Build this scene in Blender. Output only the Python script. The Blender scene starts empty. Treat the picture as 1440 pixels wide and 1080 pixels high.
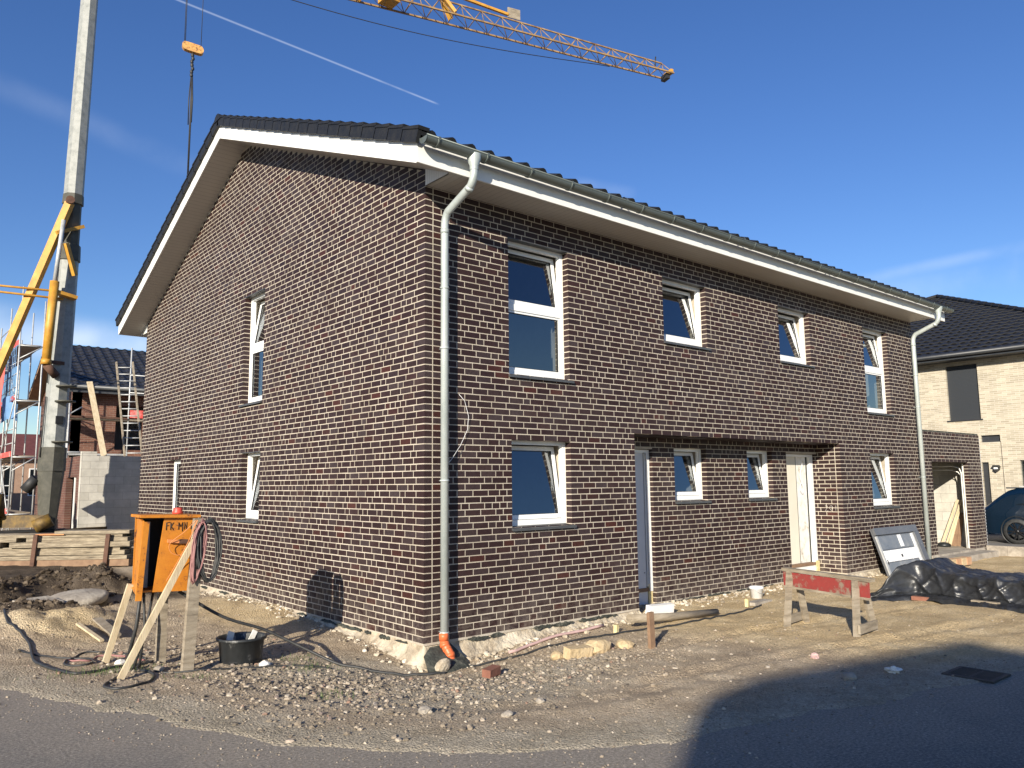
import bpy, math, random
from math import sin, cos, pi, hypot, exp, radians, sqrt
from mathutils import Vector, Matrix, noise
random.seed(7)
R = random.Random(11)
S = bpy.context.scene
COL = S.collection

# ------------------------------------------------------------------ mesh builder
class MB:
    def __init__(s): s.v=[]; s.f=[]; s.m=[]; s.sm=[]
    def add(s, vs, fs, m=0, smooth=False):
        b=len(s.v); s.v+= [tuple(p) for p in vs]
        for f in fs:
            s.f.append(tuple(b+i for i in f)); s.m.append(m); s.sm.append(smooth)
        return s
    def box(s,x0,x1,y0,y1,z0,z1,m=0,skip=()):
        vs=[(x0,y0,z0),(x1,y0,z0),(x1,y1,z0),(x0,y1,z0),(x0,y0,z1),(x1,y0,z1),(x1,y1,z1),(x0,y1,z1)]
        fs=dict(b=(0,3,2,1),t=(4,5,6,7),f=(0,1,5,4),k=(2,3,7,6),l=(3,0,4,7),r=(1,2,6,5))
        return s.add(vs,[fs[k] for k in fs if k not in skip],m)
    def obox(s,c,a,b,d,m=0):
        """oriented box: centre c, half-axis vectors a,b,d"""
        c,a,b,d=map(Vector,(c,a,b,d))
        vs=[c-a-b-d,c+a-b-d,c+a+b-d,c-a+b-d,c-a-b+d,c+a-b+d,c+a+b+d,c-a+b+d]
        return s.add(vs,[(0,3,2,1),(4,5,6,7),(0,1,5,4),(2,3,7,6),(3,0,4,7),(1,2,6,5)],m)
    def beam(s,p0,p1,w,h,up=(0,0,1),m=0,w1=None,h1=None):
        p0,p1=Vector(p0),Vector(p1); d=(p1-p0).normalized(); up=Vector(up)
        sd=d.cross(up)
        if sd.length<1e-4: sd=d.cross(Vector((0,1,0)))
        sd.normalize(); u=sd.cross(d)
        w1=w if w1 is None else w1; h1=h if h1 is None else h1
        vs=[]
        for p,ww,hh in ((p0,w,h),(p1,w1,h1)):
            for a,b in ((-1,-1),(1,-1),(1,1),(-1,1)): vs.append(p+sd*a*ww/2+u*b*hh/2)
        return s.add(vs,[(0,1,2,3),(7,6,5,4),(0,4,5,1),(1,5,6,2),(2,6,7,3),(3,7,4,0)],m)
    def tube(s,pts,r,n=8,m=0,cap=True,smooth=True,r1=None):
        pts=[Vector(p) for p in pts]; N=len(pts); vs=[]; fs=[]
        prev=None
        for i,p in enumerate(pts):
            d=(pts[min(i+1,N-1)]-pts[max(i-1,0)]).normalized()
            if prev is None:
                a=Vector((0,0,1)) if abs(d.z)<.9 else Vector((1,0,0))
                x=d.cross(a).normalized()
            else:
                x=(prev-d*prev.dot(d)).normalized()
            prev=x; y=d.cross(x)
            rr=(r[i] if isinstance(r,(list,tuple)) else (r if r1 is None else r+(r1-r)*i/(N-1)))
            for k in range(n):
                t=2*pi*k/n; vs.append(p+x*cos(t)*rr+y*sin(t)*rr)
        for i in range(N-1):
            for k in range(n):
                k2=(k+1)%n; fs.append((i*n+k,i*n+k2,(i+1)*n+k2,(i+1)*n+k))
        s.add(vs,fs,m,smooth)
        if cap:
            b=len(s.v)-N*n
            s.f.append(tuple(b+k for k in range(n-1,-1,-1))); s.m.append(m); s.sm.append(False)
            s.f.append(tuple(b+(N-1)*n+k for k in range(n))); s.m.append(m); s.sm.append(False)
        return s
    def prism(s,poly,axis,a,b,m=0):
        """extrude 2D polygon; axis 'x': poly=(y,z); 'y': (x,z); 'z': (x,y)"""
        def P(q,t):
            return {'x':(t,q[0],q[1]),'y':(q[0],t,q[1]),'z':(q[0],q[1],t)}[axis]
        n=len(poly); vs=[P(q,a) for q in poly]+[P(q,b) for q in poly]
        fs=[tuple(range(n)),tuple(range(2*n-1,n-1,-1))]+[(i,n+i,n+(i+1)%n,(i+1)%n) for i in range(n)]
        return s.add(vs,fs,m)
    def lathe(s,prof,c,n=24,m=0,smooth=True,axis='z',arc=1.0):
        c=Vector(c); vs=[]; fs=[]
        for (r,z) in prof:
            for k in range(n):
                t=2*pi*k/n
                if axis=='z': vs.append(c+Vector((r*cos(t),r*sin(t),z)))
                elif axis=='x': vs.append(c+Vector((z,r*cos(t),r*sin(t))))
                else: vs.append(c+Vector((r*cos(t),z,r*sin(t))))
        for i in range(len(prof)-1):
            for k in range(n):
                k2=(k+1)%n; fs.append((i*n+k,i*n+k2,(i+1)*n+k2,(i+1)*n+k))
        return s.add(vs,fs,m,smooth)
    def build(s,name,mats,parent=None,recalc=True):
        me=bpy.data.meshes.new(name)
        base=Vector((0,0,0)); p=parent
        while p is not None: base+=p.location; p=p.parent
        me.from_pydata([tuple(Vector(q)-base) for q in s.v],[],s.f)
        if not isinstance(mats,(list,tuple)): mats=[mats]
        for q in mats: me.materials.append(q)
        me.polygons.foreach_set('material_index',s.m)
        me.polygons.foreach_set('use_smooth',s.sm)
        if recalc:
            import bmesh
            bm=bmesh.new(); bm.from_mesh(me); bmesh.ops.recalc_face_normals(bm,faces=bm.faces); bm.to_mesh(me); bm.free()
        me.update()
        o=bpy.data.objects.new(name,me); COL.objects.link(o)
        if parent is not None: o.parent=parent
        return o

def tag(o,label=None,cat=None,group=None,kind=None):
    if label: o['label']=label
    if cat: o['category']=cat
    if group: o['group']=group
    if kind: o['kind']=kind
    return o
def thing(name,loc,label,cat,group=None):
    o=bpy.data.objects.new(name,None); COL.objects.link(o); o.location=loc
    o.empty_display_size=.2
    return tag(o,label,cat,group)
def single(mb,name,mats,label,cat,loc,group=None,kind=None):
    """a thing that is one mesh, with its origin at loc"""
    L=Vector(loc); mb.v=[tuple(Vector(q)-L) for q in mb.v]
    o=mb.build(name,mats); o.location=L
    return tag(o,label,cat,group,kind)

# ------------------------------------------------------------------ materials
def newmat(name):
    m=bpy.data.materials.new(name); m.use_nodes=True
    nt=m.node_tree; b=nt.nodes['Principled BSDF']; return m,nt,b
def N(nt,t,**k):
    n=nt.nodes.new(t)
    for a,b in k.items(): setattr(n,a,b)
    return n
def ramp(nt,stops,interp='LINEAR'):
    r=N(nt,'ShaderNodeValToRGB'); cr=r.color_ramp; cr.interpolation=interp
    while len(cr.elements)<len(stops): cr.elements.new(.5)
    for e,(p,c) in zip(cr.elements,stops): e.position=p; e.color=(*c,1) if len(c)==3 else c
    return r
def noisy(name,cols,scale=5,rough=.7,metal=0,bump=0,bscale=40,stretch=(1,1,1),rough2=None,detail=6,spec=.5,coat=0,lo=.3,hi=.7):
    m,nt,b=newmat(name)
    tc=N(nt,'ShaderNodeTexCoord'); mp=N(nt,'ShaderNodeMapping'); mp.inputs['Scale'].default_value=stretch
    nt.links.new(tc.outputs['Object'],mp.inputs['Vector'])
    n=N(nt,'ShaderNodeTexNoise'); n.inputs['Scale'].default_value=scale; n.inputs['Detail'].default_value=detail; n.inputs['Roughness'].default_value=.65
    nt.links.new(mp.outputs[0],n.inputs['Vector'])
    k=len(cols); r=ramp(nt,[(lo+(hi-lo)*i/max(1,k-1),c) for i,c in enumerate(cols)])
    nt.links.new(n.outputs['Fac'],r.inputs[0]); nt.links.new(r.outputs[0],b.inputs['Base Color'])
    b.inputs['Roughness'].default_value=rough; b.inputs['Metallic'].default_value=metal
    b.inputs['Specular IOR Level'].default_value=spec; b.inputs['Coat Weight'].default_value=coat
    if rough2 is not None:
        mr=N(nt,'ShaderNodeMapRange'); mr.inputs[1].default_value=.3; mr.inputs[2].default_value=.7; mr.inputs[3].default_value=rough; mr.inputs[4].default_value=rough2
        nt.links.new(n.outputs['Fac'],mr.inputs[0]); nt.links.new(mr.outputs[0],b.inputs['Roughness'])
    if bump:
        n2=N(nt,'ShaderNodeTexNoise'); n2.inputs['Scale'].default_value=bscale; n2.inputs['Detail'].default_value=5
        nt.links.new(mp.outputs[0],n2.inputs['Vector'])
        bp=N(nt,'ShaderNodeBump'); bp.inputs['Strength'].default_value=bump; bp.inputs['Distance'].default_value=.02
        nt.links.new(n2.outputs['Fac'],bp.inputs['Height']); nt.links.new(bp.outputs[0],b.inputs['Normal'])
    return m

def island_mat(name,stops,rough=(.3,.6),nscale=30,bump=.15,mixn=.25,spec=.5):
    m,nt,b=newmat(name)
    g=N(nt,'ShaderNodeNewGeometry'); r=ramp(nt,stops)
    nt.links.new(g.outputs['Random Per Island'],r.inputs[0])
    tc=N(nt,'ShaderNodeTexCoord'); n=N(nt,'ShaderNodeTexNoise'); n.inputs['Scale'].default_value=nscale; n.inputs['Detail'].default_value=5
    nt.links.new(tc.outputs['Object'],n.inputs['Vector'])
    r2=ramp(nt,[(.3,(1-mixn,)*3),(.7,(1+mixn,)*3)])
    nt.links.new(n.outputs['Fac'],r2.inputs[0])
    mx=N(nt,'ShaderNodeMix',data_type='RGBA',blend_type='MULTIPLY'); mx.inputs[0].default_value=1
    nt.links.new(r.outputs[0],mx.inputs[6]); nt.links.new(r2.outputs[0],mx.inputs[7])
    # dust and lime bloom in soft large patches
    nb=N(nt,'ShaderNodeTexNoise'); nb.inputs['Scale'].default_value=.9; nb.inputs['Detail'].default_value=7; nb.inputs['Roughness'].default_value=.7
    nt.links.new(tc.outputs['Object'],nb.inputs['Vector'])
    rb=ramp(nt,[(.5,(0,0,0)),(.78,(.14,.14,.14))]); nt.links.new(nb.outputs['Fac'],rb.inputs[0])
    mb_=N(nt,'ShaderNodeMix',data_type='RGBA'); mb_.inputs[7].default_value=(.2,.165,.16,1)
    nt.links.new(rb.outputs[0],mb_.inputs[0]); nt.links.new(mx.outputs[2],mb_.inputs[6])
    if name=='clinker_brick':   # lime splash low on the wall
        sp=N(nt,'ShaderNodeSeparateXYZ'); nt.links.new(tc.outputs['Object'],sp.inputs[0])
        mz=N(nt,'ShaderNodeMapRange'); mz.inputs[1].default_value=-.1; mz.inputs[2].default_value=.55; mz.inputs[3].default_value=.5; mz.inputs[4].default_value=0; nt.links.new(sp.outputs['Z'],mz.inputs[0])
        n5=N(nt,'ShaderNodeTexNoise'); n5.inputs['Scale'].default_value=7; n5.inputs['Detail'].default_value=8; n5.inputs['Roughness'].default_value=.75; nt.links.new(tc.outputs['Object'],n5.inputs['Vector'])
        r5=ramp(nt,[(.42,(0,0,0)),(.7,(1,1,1))]); nt.links.new(n5.outputs['Fac'],r5.inputs[0])
        m5=N(nt,'ShaderNodeMath',operation='MULTIPLY'); nt.links.new(mz.outputs[0],m5.inputs[0]); nt.links.new(r5.outputs[0],m5.inputs[1])
        x5=N(nt,'ShaderNodeMix',data_type='RGBA'); x5.inputs[7].default_value=(.34,.29,.24,1); nt.links.new(m5.outputs[0],x5.inputs[0]); nt.links.new(mb_.outputs[2],x5.inputs[6])
        nt.links.new(x5.outputs[2],b.inputs['Base Color'])
    else: nt.links.new(mb_.outputs[2],b.inputs['Base Color'])
    mr=N(nt,'ShaderNodeMapRange'); mr.inputs[3].default_value=rough[0]; mr.inputs[4].default_value=rough[1]
    mm=N(nt,'ShaderNodeMath',operation='FRACT'); m3=N(nt,'ShaderNodeMath',operation='MULTIPLY'); m3.inputs[1].default_value=7.31
    nt.links.new(g.outputs['Random Per Island'],m3.inputs[0]); nt.links.new(m3.outputs[0],mm.inputs[0]); nt.links.new(mm.outputs[0],mr.inputs[0])
    nt.links.new(mr.outputs[0],b.inputs['Roughness']); b.inputs['Specular IOR Level'].default_value=spec
    if bump:
        bp=N(nt,'ShaderNodeBump'); bp.inputs['Strength'].default_value=bump; bp.inputs['Distance'].default_value=.01
        nt.links.new(n.outputs['Fac'],bp.inputs['Height']); nt.links.new(bp.outputs[0],b.inputs['Normal'])
    return m

def bricktex(name,c1,c2,mortar,w=.25,h=.0833,ms=.012,axis='x',rough=.7,noise_amt=.5):
    """procedural running-bond brick for walls far from the camera; axis = horizontal direction of the wall"""
    m,nt,b=newmat(name)
    tc=N(nt,'ShaderNodeTexCoord'); sp=N(nt,'ShaderNodeSeparateXYZ'); cb=N(nt,'ShaderNodeCombineXYZ')
    nt.links.new(tc.outputs['Object'],sp.inputs[0]); nt.links.new(sp.outputs['X' if axis=='x' else 'Y'],cb.inputs[0]); nt.links.new(sp.outputs['Z'],cb.inputs[1])
    br=N(nt,'ShaderNodeTexBrick'); br.inputs['Scale'].default_value=1; br.inputs['Brick Width'].default_value=w; br.inputs['Row Height'].default_value=h
    br.inputs['Mortar Size'].default_value=ms/2; br.inputs['Color1'].default_value=(*c1,1); br.inputs['Color2'].default_value=(*c2,1); br.inputs['Mortar'].default_value=(*mortar,1)
    br.inputs['Mortar Smooth'].default_value=.1; br.inputs['Bias'].default_value=-.1; br.offset=.5; br.squash=1
    nt.links.new(cb.outputs[0],br.inputs['Vector'])
    n=N(nt,'ShaderNodeTexNoise'); n.inputs['Scale'].default_value=1.7; n.inputs['Detail'].default_value=9; n.inputs['Roughness'].default_value=.7
    nt.links.new(tc.outputs['Object'],n.inputs['Vector'])
    r2=ramp(nt,[(.3,(1-noise_amt*.5,)*3),(.7,(1+noise_amt*.5,)*3)]); nt.links.new(n.outputs['Fac'],r2.inputs[0])
    mx=N(nt,'ShaderNodeMix',data_type='RGBA',blend_type='MULTIPLY'); mx.inputs[0].default_value=1
    nt.links.new(br.outputs['Color'],mx.inputs[6]); nt.links.new(r2.outputs[0],mx.inputs[7]); nt.links.new(mx.outputs[2],b.inputs['Base Color'])
    bp=N(nt,'ShaderNodeBump'); bp.inputs['Strength'].default_value=.5; bp.inputs['Distance'].default_value=.01; bp.invert=True
    nt.links.new(br.outputs['Fac'],bp.inputs['Height']); nt.links.new(bp.outputs[0],b.inputs['Normal'])
    b.inputs['Roughness'].default_value=rough
    return m

M={}
M['brick']=island_mat('clinker_brick',[(0,(.021,.0098,.0098)),(.3,(.029,.0130,.0130)),(.55,(.023,.0112,.0118)),(.75,(.031,.0175,.0178)),(.90,(.040,.027,.028)),(.97,(.034,.013,.011)),(1,(.052,.016,.012))],rough=(.5,.75),spec=.3,bump=.25)
M['mortar']=noisy('cream_mortar',[(.33,.285,.225),(.47,.415,.335),(.55,.495,.41)],scale=1.6,detail=10,rough=.95,bump=.4,bscale=120)
M['dark_joint']=noisy('joint_dark',[(.02,.018,.016),(.05,.04,.035)],scale=8)
M['white']=noisy('white_paint',[(.74,.74,.71),(.80,.80,.77)],scale=2,rough=.4)
M['pvc']=noisy('white_window_frame',[(.76,.77,.76),(.82,.83,.82)],scale=3,rough=.28)
M['plaster']=noisy('room_plaster',[(.36,.35,.33),(.44,.43,.41)],scale=2,rough=.9)
M['seal']=noisy('black_seal',[(.012,.012,.013),(.02,.02,.02)],rough=.5)
M['sill']=noisy('anthracite_sill',[(.045,.048,.055),(.075,.08,.085)],scale=6,rough=.45)
M['zinc']=noisy('weathered_zinc',[(.34,.385,.375),(.43,.475,.465),(.49,.53,.52)],scale=4,rough=.42,metal=.25,rough2=.5,stretch=(1,1,.4))
M['mast_steel']=noisy('weathered_grey_mast',[(.20,.21,.20),(.29,.30,.285),(.34,.345,.33)],scale=5,rough=.6,metal=.15)
M['gutter_zinc']=noisy('shaded_zinc_gutter',[(.11,.13,.125),(.16,.185,.175)],scale=4,rough=.45,metal=.5,stretch=(.4,1,1))  # darker zinc copy, shade on the gutter's underside put into its colour
M['shaded_yellow']=noisy('shaded_yellow_paint',[(.03,.02,.01),(.10,.06,.015),(.22,.13,.02)],scale=4,rough=.65)  # crane yellow darkened, shade on the undercarriage put into the colour
M['tile']=noisy('anthracite_roof_tile',[(.006,.006,.007),(.012,.012,.013)],scale=9,rough=.5,rough2=.65,bump=.1,bscale=90)
M['orange_pipe']=noisy('orange_drain_pipe',[(.55,.115,.035),(.66,.15,.05)],scale=10,rough=.45)
M['concrete']=noisy('rough_concrete',[(.20,.175,.145),(.34,.30,.25),(.46,.42,.35)],scale=4,rough=.95,bump=.8,bscale=25)
M['slurry']=noisy('lime_slurry',[(.20,.16,.115),(.36,.30,.22),(.50,.44,.34),(.58,.52,.42)],scale=4,rough=.95,bump=1.0,bscale=26,detail=9)
M['bitumen']=noisy('bitumen',[(.015,.016,.015),(.05,.055,.045),(.16,.15,.12)],scale=9,rough=.8,bump=.8,bscale=30,lo=.35,hi=.75)
M['wood_old']=noisy('weathered_timber',[(.14,.115,.085),(.27,.225,.165),(.36,.31,.24)],scale=3,rough=.85,stretch=(1,1,6),bump=.4,bscale=30)
M['wood_new']=noisy('fresh_sawn_timber',[(.42,.33,.20),(.54,.44,.29),(.62,.53,.37)],scale=4,rough=.75,bump=.25,bscale=30,stretch=(3,3,.6))
M['wood_beam']=noisy('stacked_formwork_timber',[(.10,.08,.055),(.25,.205,.145),(.42,.36,.26)],scale=2.6,rough=.85,stretch=(1.2,1.2,12),bump=.6,bscale=20)
M['wood_brown']=noisy('brown_timber',[(.17,.10,.06),(.28,.18,.11)],scale=5,rough=.8,bump=.3)
M['red_paint']=noisy('worn_red_paint',[(.22,.17,.13),(.22,.16,.12),(.22,.035,.03),(.25,.032,.028),(.22,.05,.042)],scale=6,rough=.75,lo=.3,hi=.65)
M['rust']=noisy('rusty_steel',[(.06,.03,.02),(.14,.07,.045)],scale=8,rough=.85)
M['black_plastic']=noisy('black_plastic',[(.010,.012,.014),(.024,.026,.028)],scale=6,rough=.42)
M['rubber']=noisy('black_hose_rubber',[(.014,.015,.016),(.045,.045,.045)],scale=14,rough=.55)
M['white_plastic']=noisy('white_plastic',[(.70,.71,.72),(.80,.81,.82)],scale=4,rough=.35)
M['galv']=noisy('galvanised_steel',[(.34,.35,.35),(.46,.47,.47),(.54,.55,.55)],scale=9,rough=.5,metal=.25)
M['crane_yellow']=noisy('crane_yellow_paint',[(.36,.18,.03),(.50,.25,.03),(.58,.33,.07)],scale=3,rough=.5)
M['jib_yellow']=noisy('faded_jib_paint',[(.12,.07,.035),(.26,.16,.07),(.38,.26,.13)],scale=3,rough=.55)
M['olive']=noisy('greasy_grey_steel',[(.05,.05,.04),(.10,.095,.075)],scale=5,rough=.7)
M['dark_steel']=noisy('dark_steel',[(.015,.015,.017),(.03,.03,.03)],scale=5,rough=.6)
M['tarp']=noisy('black_sheeting',[(.014,.015,.018),(.028,.030,.034)],scale=5,rough=.30,rough2=.45,bump=.35,bscale=12,spec=.5)
M['styro']=noisy('polystyrene_white',[(.70,.69,.66),(.80,.79,.77)],scale=8,rough=.9)
M['yellow_stone']=noisy('sandy_lump',[(.42,.31,.17),(.60,.47,.29)],scale=9,rough=.95,bump=.8,bscale=25)
M['brick_red']=noisy('loose_red_brick',[(.16,.065,.045),(.26,.11,.07)],scale=8,rough=.85,bump=.3)
M['brick_orange']=noisy('loose_orange_paver',[(.40,.22,.12),(.52,.32,.19)],scale=6,rough=.9,bump=.3)
M['carpaint']=noisy('dark_blue_car_paint',[(.002,.012,.030),(.003,.015,.034)],scale=1,rough=.22,metal=.35,coat=1.0)
M['car_glass']=noisy('car_window_glass',[(.006,.008,.010),(.008,.010,.012)],rough=.05)
M['rim']=noisy('black_alloy_rim',[(.03,.03,.032),(.05,.05,.055)],rough=.25,metal=.7)
M['anthracite']=noisy('anthracite_metal',[(.022,.025,.030),(.035,.038,.044)],scale=4,rough=.45)
M['panel_grey']=noisy('slate_grey_door_skin',[(.095,.10,.11),(.125,.13,.14)],scale=3,rough=.35)
M['frosted']=noisy('dusty_grey_panel',[(.13,.145,.165),(.19,.205,.225),(.33,.34,.34)],scale=2.5,rough=.22,rough2=.5,lo=.35,hi=.8)
M['door_grey']=noisy('grey_door_skin',[(.55,.56,.58),(.62,.63,.65)],scale=2,rough=.4)
M['cream']=noisy('cream_board',[(.64,.60,.50),(.72,.68,.58)],scale=2.5,rough=.8,stretch=(1,1,.3))
M['stained']=noisy('stained_white_board',[(.40,.35,.28),(.68,.66,.60),(.74,.73,.70)],scale=6,rough=.85,lo=.3,hi=.55)
M['foam_yellow']=noisy('mounting_foam',[(.60,.48,.22),(.72,.62,.36)],scale=20,rough=.9,bump=.8,bscale=60)
M['red_plastic']=noisy('red_plastic',[(.50,.05,.035),(.60,.08,.05)],scale=3,rough=.45)
M['banner_red']=noisy('red_guard_board',[(.55,.06,.05),(.66,.10,.08),(.66,.42,.38)],scale=2.5,rough=.6,lo=.35,hi=.72)
M['net_blue']=noisy('blue_safety_net',[(.10,.22,.42),(.16,.30,.52)],scale=3,rough=.8)
M['cable_pink']=noisy('faded_red_cable',[(.20,.085,.08),(.34,.17,.16)],scale=6,rough=.6)
M['cable_orange']=noisy('orange_cable',[(.55,.20,.06),(.62,.26,.10)],scale=6,rough=.6)
M['chalk']=noisy('chalk_mark',[(.55,.52,.48),(.65,.62,.58)],rough=.95)
M['pink']=noisy('pink_plastic_strip',[(.40,.27,.25),(.52,.36,.34)],rough=.7)
M['grille']=noisy('cast_iron',[(.02,.02,.02),(.05,.045,.04)],scale=10,rough=.7)
M['aerated']=bricktex('aerated_blocks',(.50,.48,.43),(.42,.40,.35),(.30,.28,.25),w=.5,h=.25,ms=.008,axis='x',rough=.95,noise_amt=.45)
M['aerated_y']=bricktex('aerated_blocks_side',(.50,.48,.43),(.42,.40,.35),(.30,.28,.25),w=.5,h=.25,ms=.008,axis='y',rough=.95,noise_amt=.45)
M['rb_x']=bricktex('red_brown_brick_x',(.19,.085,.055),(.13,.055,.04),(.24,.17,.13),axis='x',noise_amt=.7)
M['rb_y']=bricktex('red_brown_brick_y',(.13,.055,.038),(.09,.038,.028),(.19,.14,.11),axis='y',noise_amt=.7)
M['beige_x']=bricktex('beige_brick_x',(.45,.40,.31),(.29,.255,.19),(.52,.48,.41),w=.25,h=.0625,ms=.014,axis='x',noise_amt=.2,rough=.8)
M['beige_y']=bricktex('beige_brick_y',(.45,.40,.31),(.29,.255,.19),(.52,.48,.41),w=.25,h=.0625,ms=.014,axis='y',noise_amt=.2,rough=.8)

def boards(name,col,axis,pitch=.12,rough=.5):
    m,nt,b=newmat(name)
    tc=N(nt,'ShaderNodeTexCoord'); sp=N(nt,'ShaderNodeSeparateXYZ'); nt.links.new(tc.outputs['Object'],sp.inputs[0])
    mu=N(nt,'ShaderNodeMath',operation='DIVIDE'); mu.inputs[1].default_value=pitch; nt.links.new(sp.outputs[axis],mu.inputs[0])
    fr=N(nt,'ShaderNodeMath',operation='FRACT'); nt.links.new(mu.outputs[0],fr.inputs[0])
    r=ramp(nt,[(0,(0,0,0)),(.06,(1,1,1)),(.94,(1,1,1)),(1,(0,0,0))]); nt.links.new(fr.outputs[0],r.inputs[0])
    mx=N(nt,'ShaderNodeMix',data_type='RGBA'); mx.inputs[6].default_value=(col[0]*.55,col[1]*.55,col[2]*.55,1); mx.inputs[7].default_value=(*col,1)
    nt.links.new(r.outputs[0],mx.inputs[0]); nt.links.new(mx.outputs[2],b.inputs['Base Color'])
    bp=N(nt,'ShaderNodeBump'); bp.inputs['Strength'].default_value=.6; bp.inputs['Distance'].default_value=.004
    nt.links.new(r.outputs[0],bp.inputs['Height']); nt.links.new(bp.outputs[0],b.inputs['Normal'])
    b.inputs['Roughness'].default_value=rough
    return m
M['soffit_y']=boards('soffit_boards_a',(.50,.47,.43),'Y',.10)
M['soffit_x']=boards('soffit_boards_b',(.50,.47,.43),'X',.10)
M['shutter']=boards('roller_shutter_slats',(.030,.034,.040),'Z',.045,.45)
M['cheek']=boards('white_cheek_boards',(.74,.74,.71),'Y',.05,.4)

def glassmat():
    m,nt,b=newmat('window_glass'); out=nt.nodes['Material Output']; nt.nodes.remove(b)
    tr=N(nt,'ShaderNodeBsdfTransparent'); tr.inputs[0].default_value=(.50,.55,.58,1)
    gl=N(nt,'ShaderNodeBsdfGlossy'); gl.inputs['Roughness'].default_value=.01; gl.inputs['Color'].default_value=(.92,.96,1,1)
    lw=N(nt,'ShaderNodeLayerWeight'); lw.inputs['Blend'].default_value=.5
    pw=N(nt,'ShaderNodeMath',operation='POWER'); pw.inputs[1].default_value=3.5; nt.links.new(lw.outputs['Facing'],pw.inputs[0])
    fr=N(nt,'ShaderNodeMath',operation='MULTIPLY_ADD'); fr.inputs[1].default_value=.86; fr.inputs[2].default_value=.19; nt.links.new(pw.outputs[0],fr.inputs[0])
    tc=N(nt,'ShaderNodeTexCoord'); n=N(nt,'ShaderNodeTexNoise'); n.inputs['Scale'].default_value=1.3; n.inputs['Detail'].default_value=1
    nt.links.new(tc.outputs['Object'],n.inputs['Vector'])
    bp=N(nt,'ShaderNodeBump'); bp.inputs['Strength'].default_value=.06; bp.inputs['Distance'].default_value=.05
    nt.links.new(n.outputs['Fac'],bp.inputs['Height']); nt.links.new(bp.outputs[0],gl.inputs['Normal'])
    mx=N(nt,'ShaderNodeMixShader'); nt.links.new(fr.outputs[0],mx.inputs[0]); nt.links.new(tr.outputs[0],mx.inputs[1]); nt.links.new(gl.outputs[0],mx.inputs[2])
    nt.links.new(mx.outputs[0],out.inputs[0]); return m
M['glass']=glassmat()

def cabinet_mat():
    m,nt,b=newmat('orange_cabinet_paint')
    tc=N(nt,'ShaderNodeTexCoord'); n=N(nt,'ShaderNodeTexNoise'); n.inputs['Scale'].default_value=5; n.inputs['Detail'].default_value=10; n.inputs['Roughness'].default_value=.78
    nt.links.new(tc.outputs['Object'],n.inputs['Vector'])
    r=ramp(nt,[(.33,(.05,.025,.015)),(.40,(.17,.065,.025)),(.44,(.48,.17,.016)),(.58,(.55,.205,.018)),(.75,(.60,.25,.04))]); nt.links.new(n.outputs['Fac'],r.inputs[0])
    nt.links.new(r.outputs[0],b.inputs['Base Color']); b.inputs['Roughness'].default_value=.55
    return m
M['cabinet']=cabinet_mat()

# ------------------------------------------------------------------ ground
def g0(x,y):
    dx=max(-x,0,x-18); dy=max(-y,0,y-12.5); d=hypot(dx,dy)
    s=max(0,1-d/4.5); s=s*s*(3-2*s); z=-.12*s
    z-=.16*exp(-((x-.1)**2+(y+.35)**2)/(2*.9**2))
    z+=.12*exp(-((x+.2)**2/(2*.55**2)+(y-4.6)**2/(2*1.3**2)))
    return z
# (x, y, height, radius x, radius y)
MOUNDS=[(-1.75,7.9,.46,.55,.75),(-2.6,8.6,.34,.9,.6),(-3.6,7.6,.30,.7,.5),(-4.6,8.3,.4,1.1,.7),(-2.85,5.5,.16,.38,.4),
        (-3.35,5.9,.20,.4,.5),(-3.35,4.25,.26,.50,.7),(-2.65,4.4,.22,.35,.5),(-2.0,4.6,.10,.5,.5),(-3.95,4.9,.22,.5,.6),(-4.6,6.2,.25,.6,.8)]
SOILM=(0,1,2,3,4,5,10)
def sstep(a,b,x):
    t=min(1,max(0,(x-a)/(b-a))); return t*t*(3-2*t)
RD=[(-9.2,11.0),(-6.2,5.2),(-4.28,1.15),(-2.86,-2.38),(-2.05,-3.4),(-.66,-4.33),(.36,-4.55),(3.6,-5.25),(9,-6.6),(30,-11.8)]
def road_sd(x,y):
    """signed distance to the road edge polyline, + on the house side"""
    best=1e9; sg=1
    for (ax,ay),(bx,by) in zip(RD,RD[1:]):
        dx,dy=bx-ax,by-ay; t=max(0,min(1,((x-ax)*dx+(y-ay)*dy)/(dx*dx+dy*dy)))
        px,py=ax+dx*t,ay+dy*t; d=hypot(x-px,y-py)
        if d<best: best=d; sg=1 if (dx*(y-ay)-dy*(x-ax))>0 else -1
    return best*sg
def road_z(x,y): return .0
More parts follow.
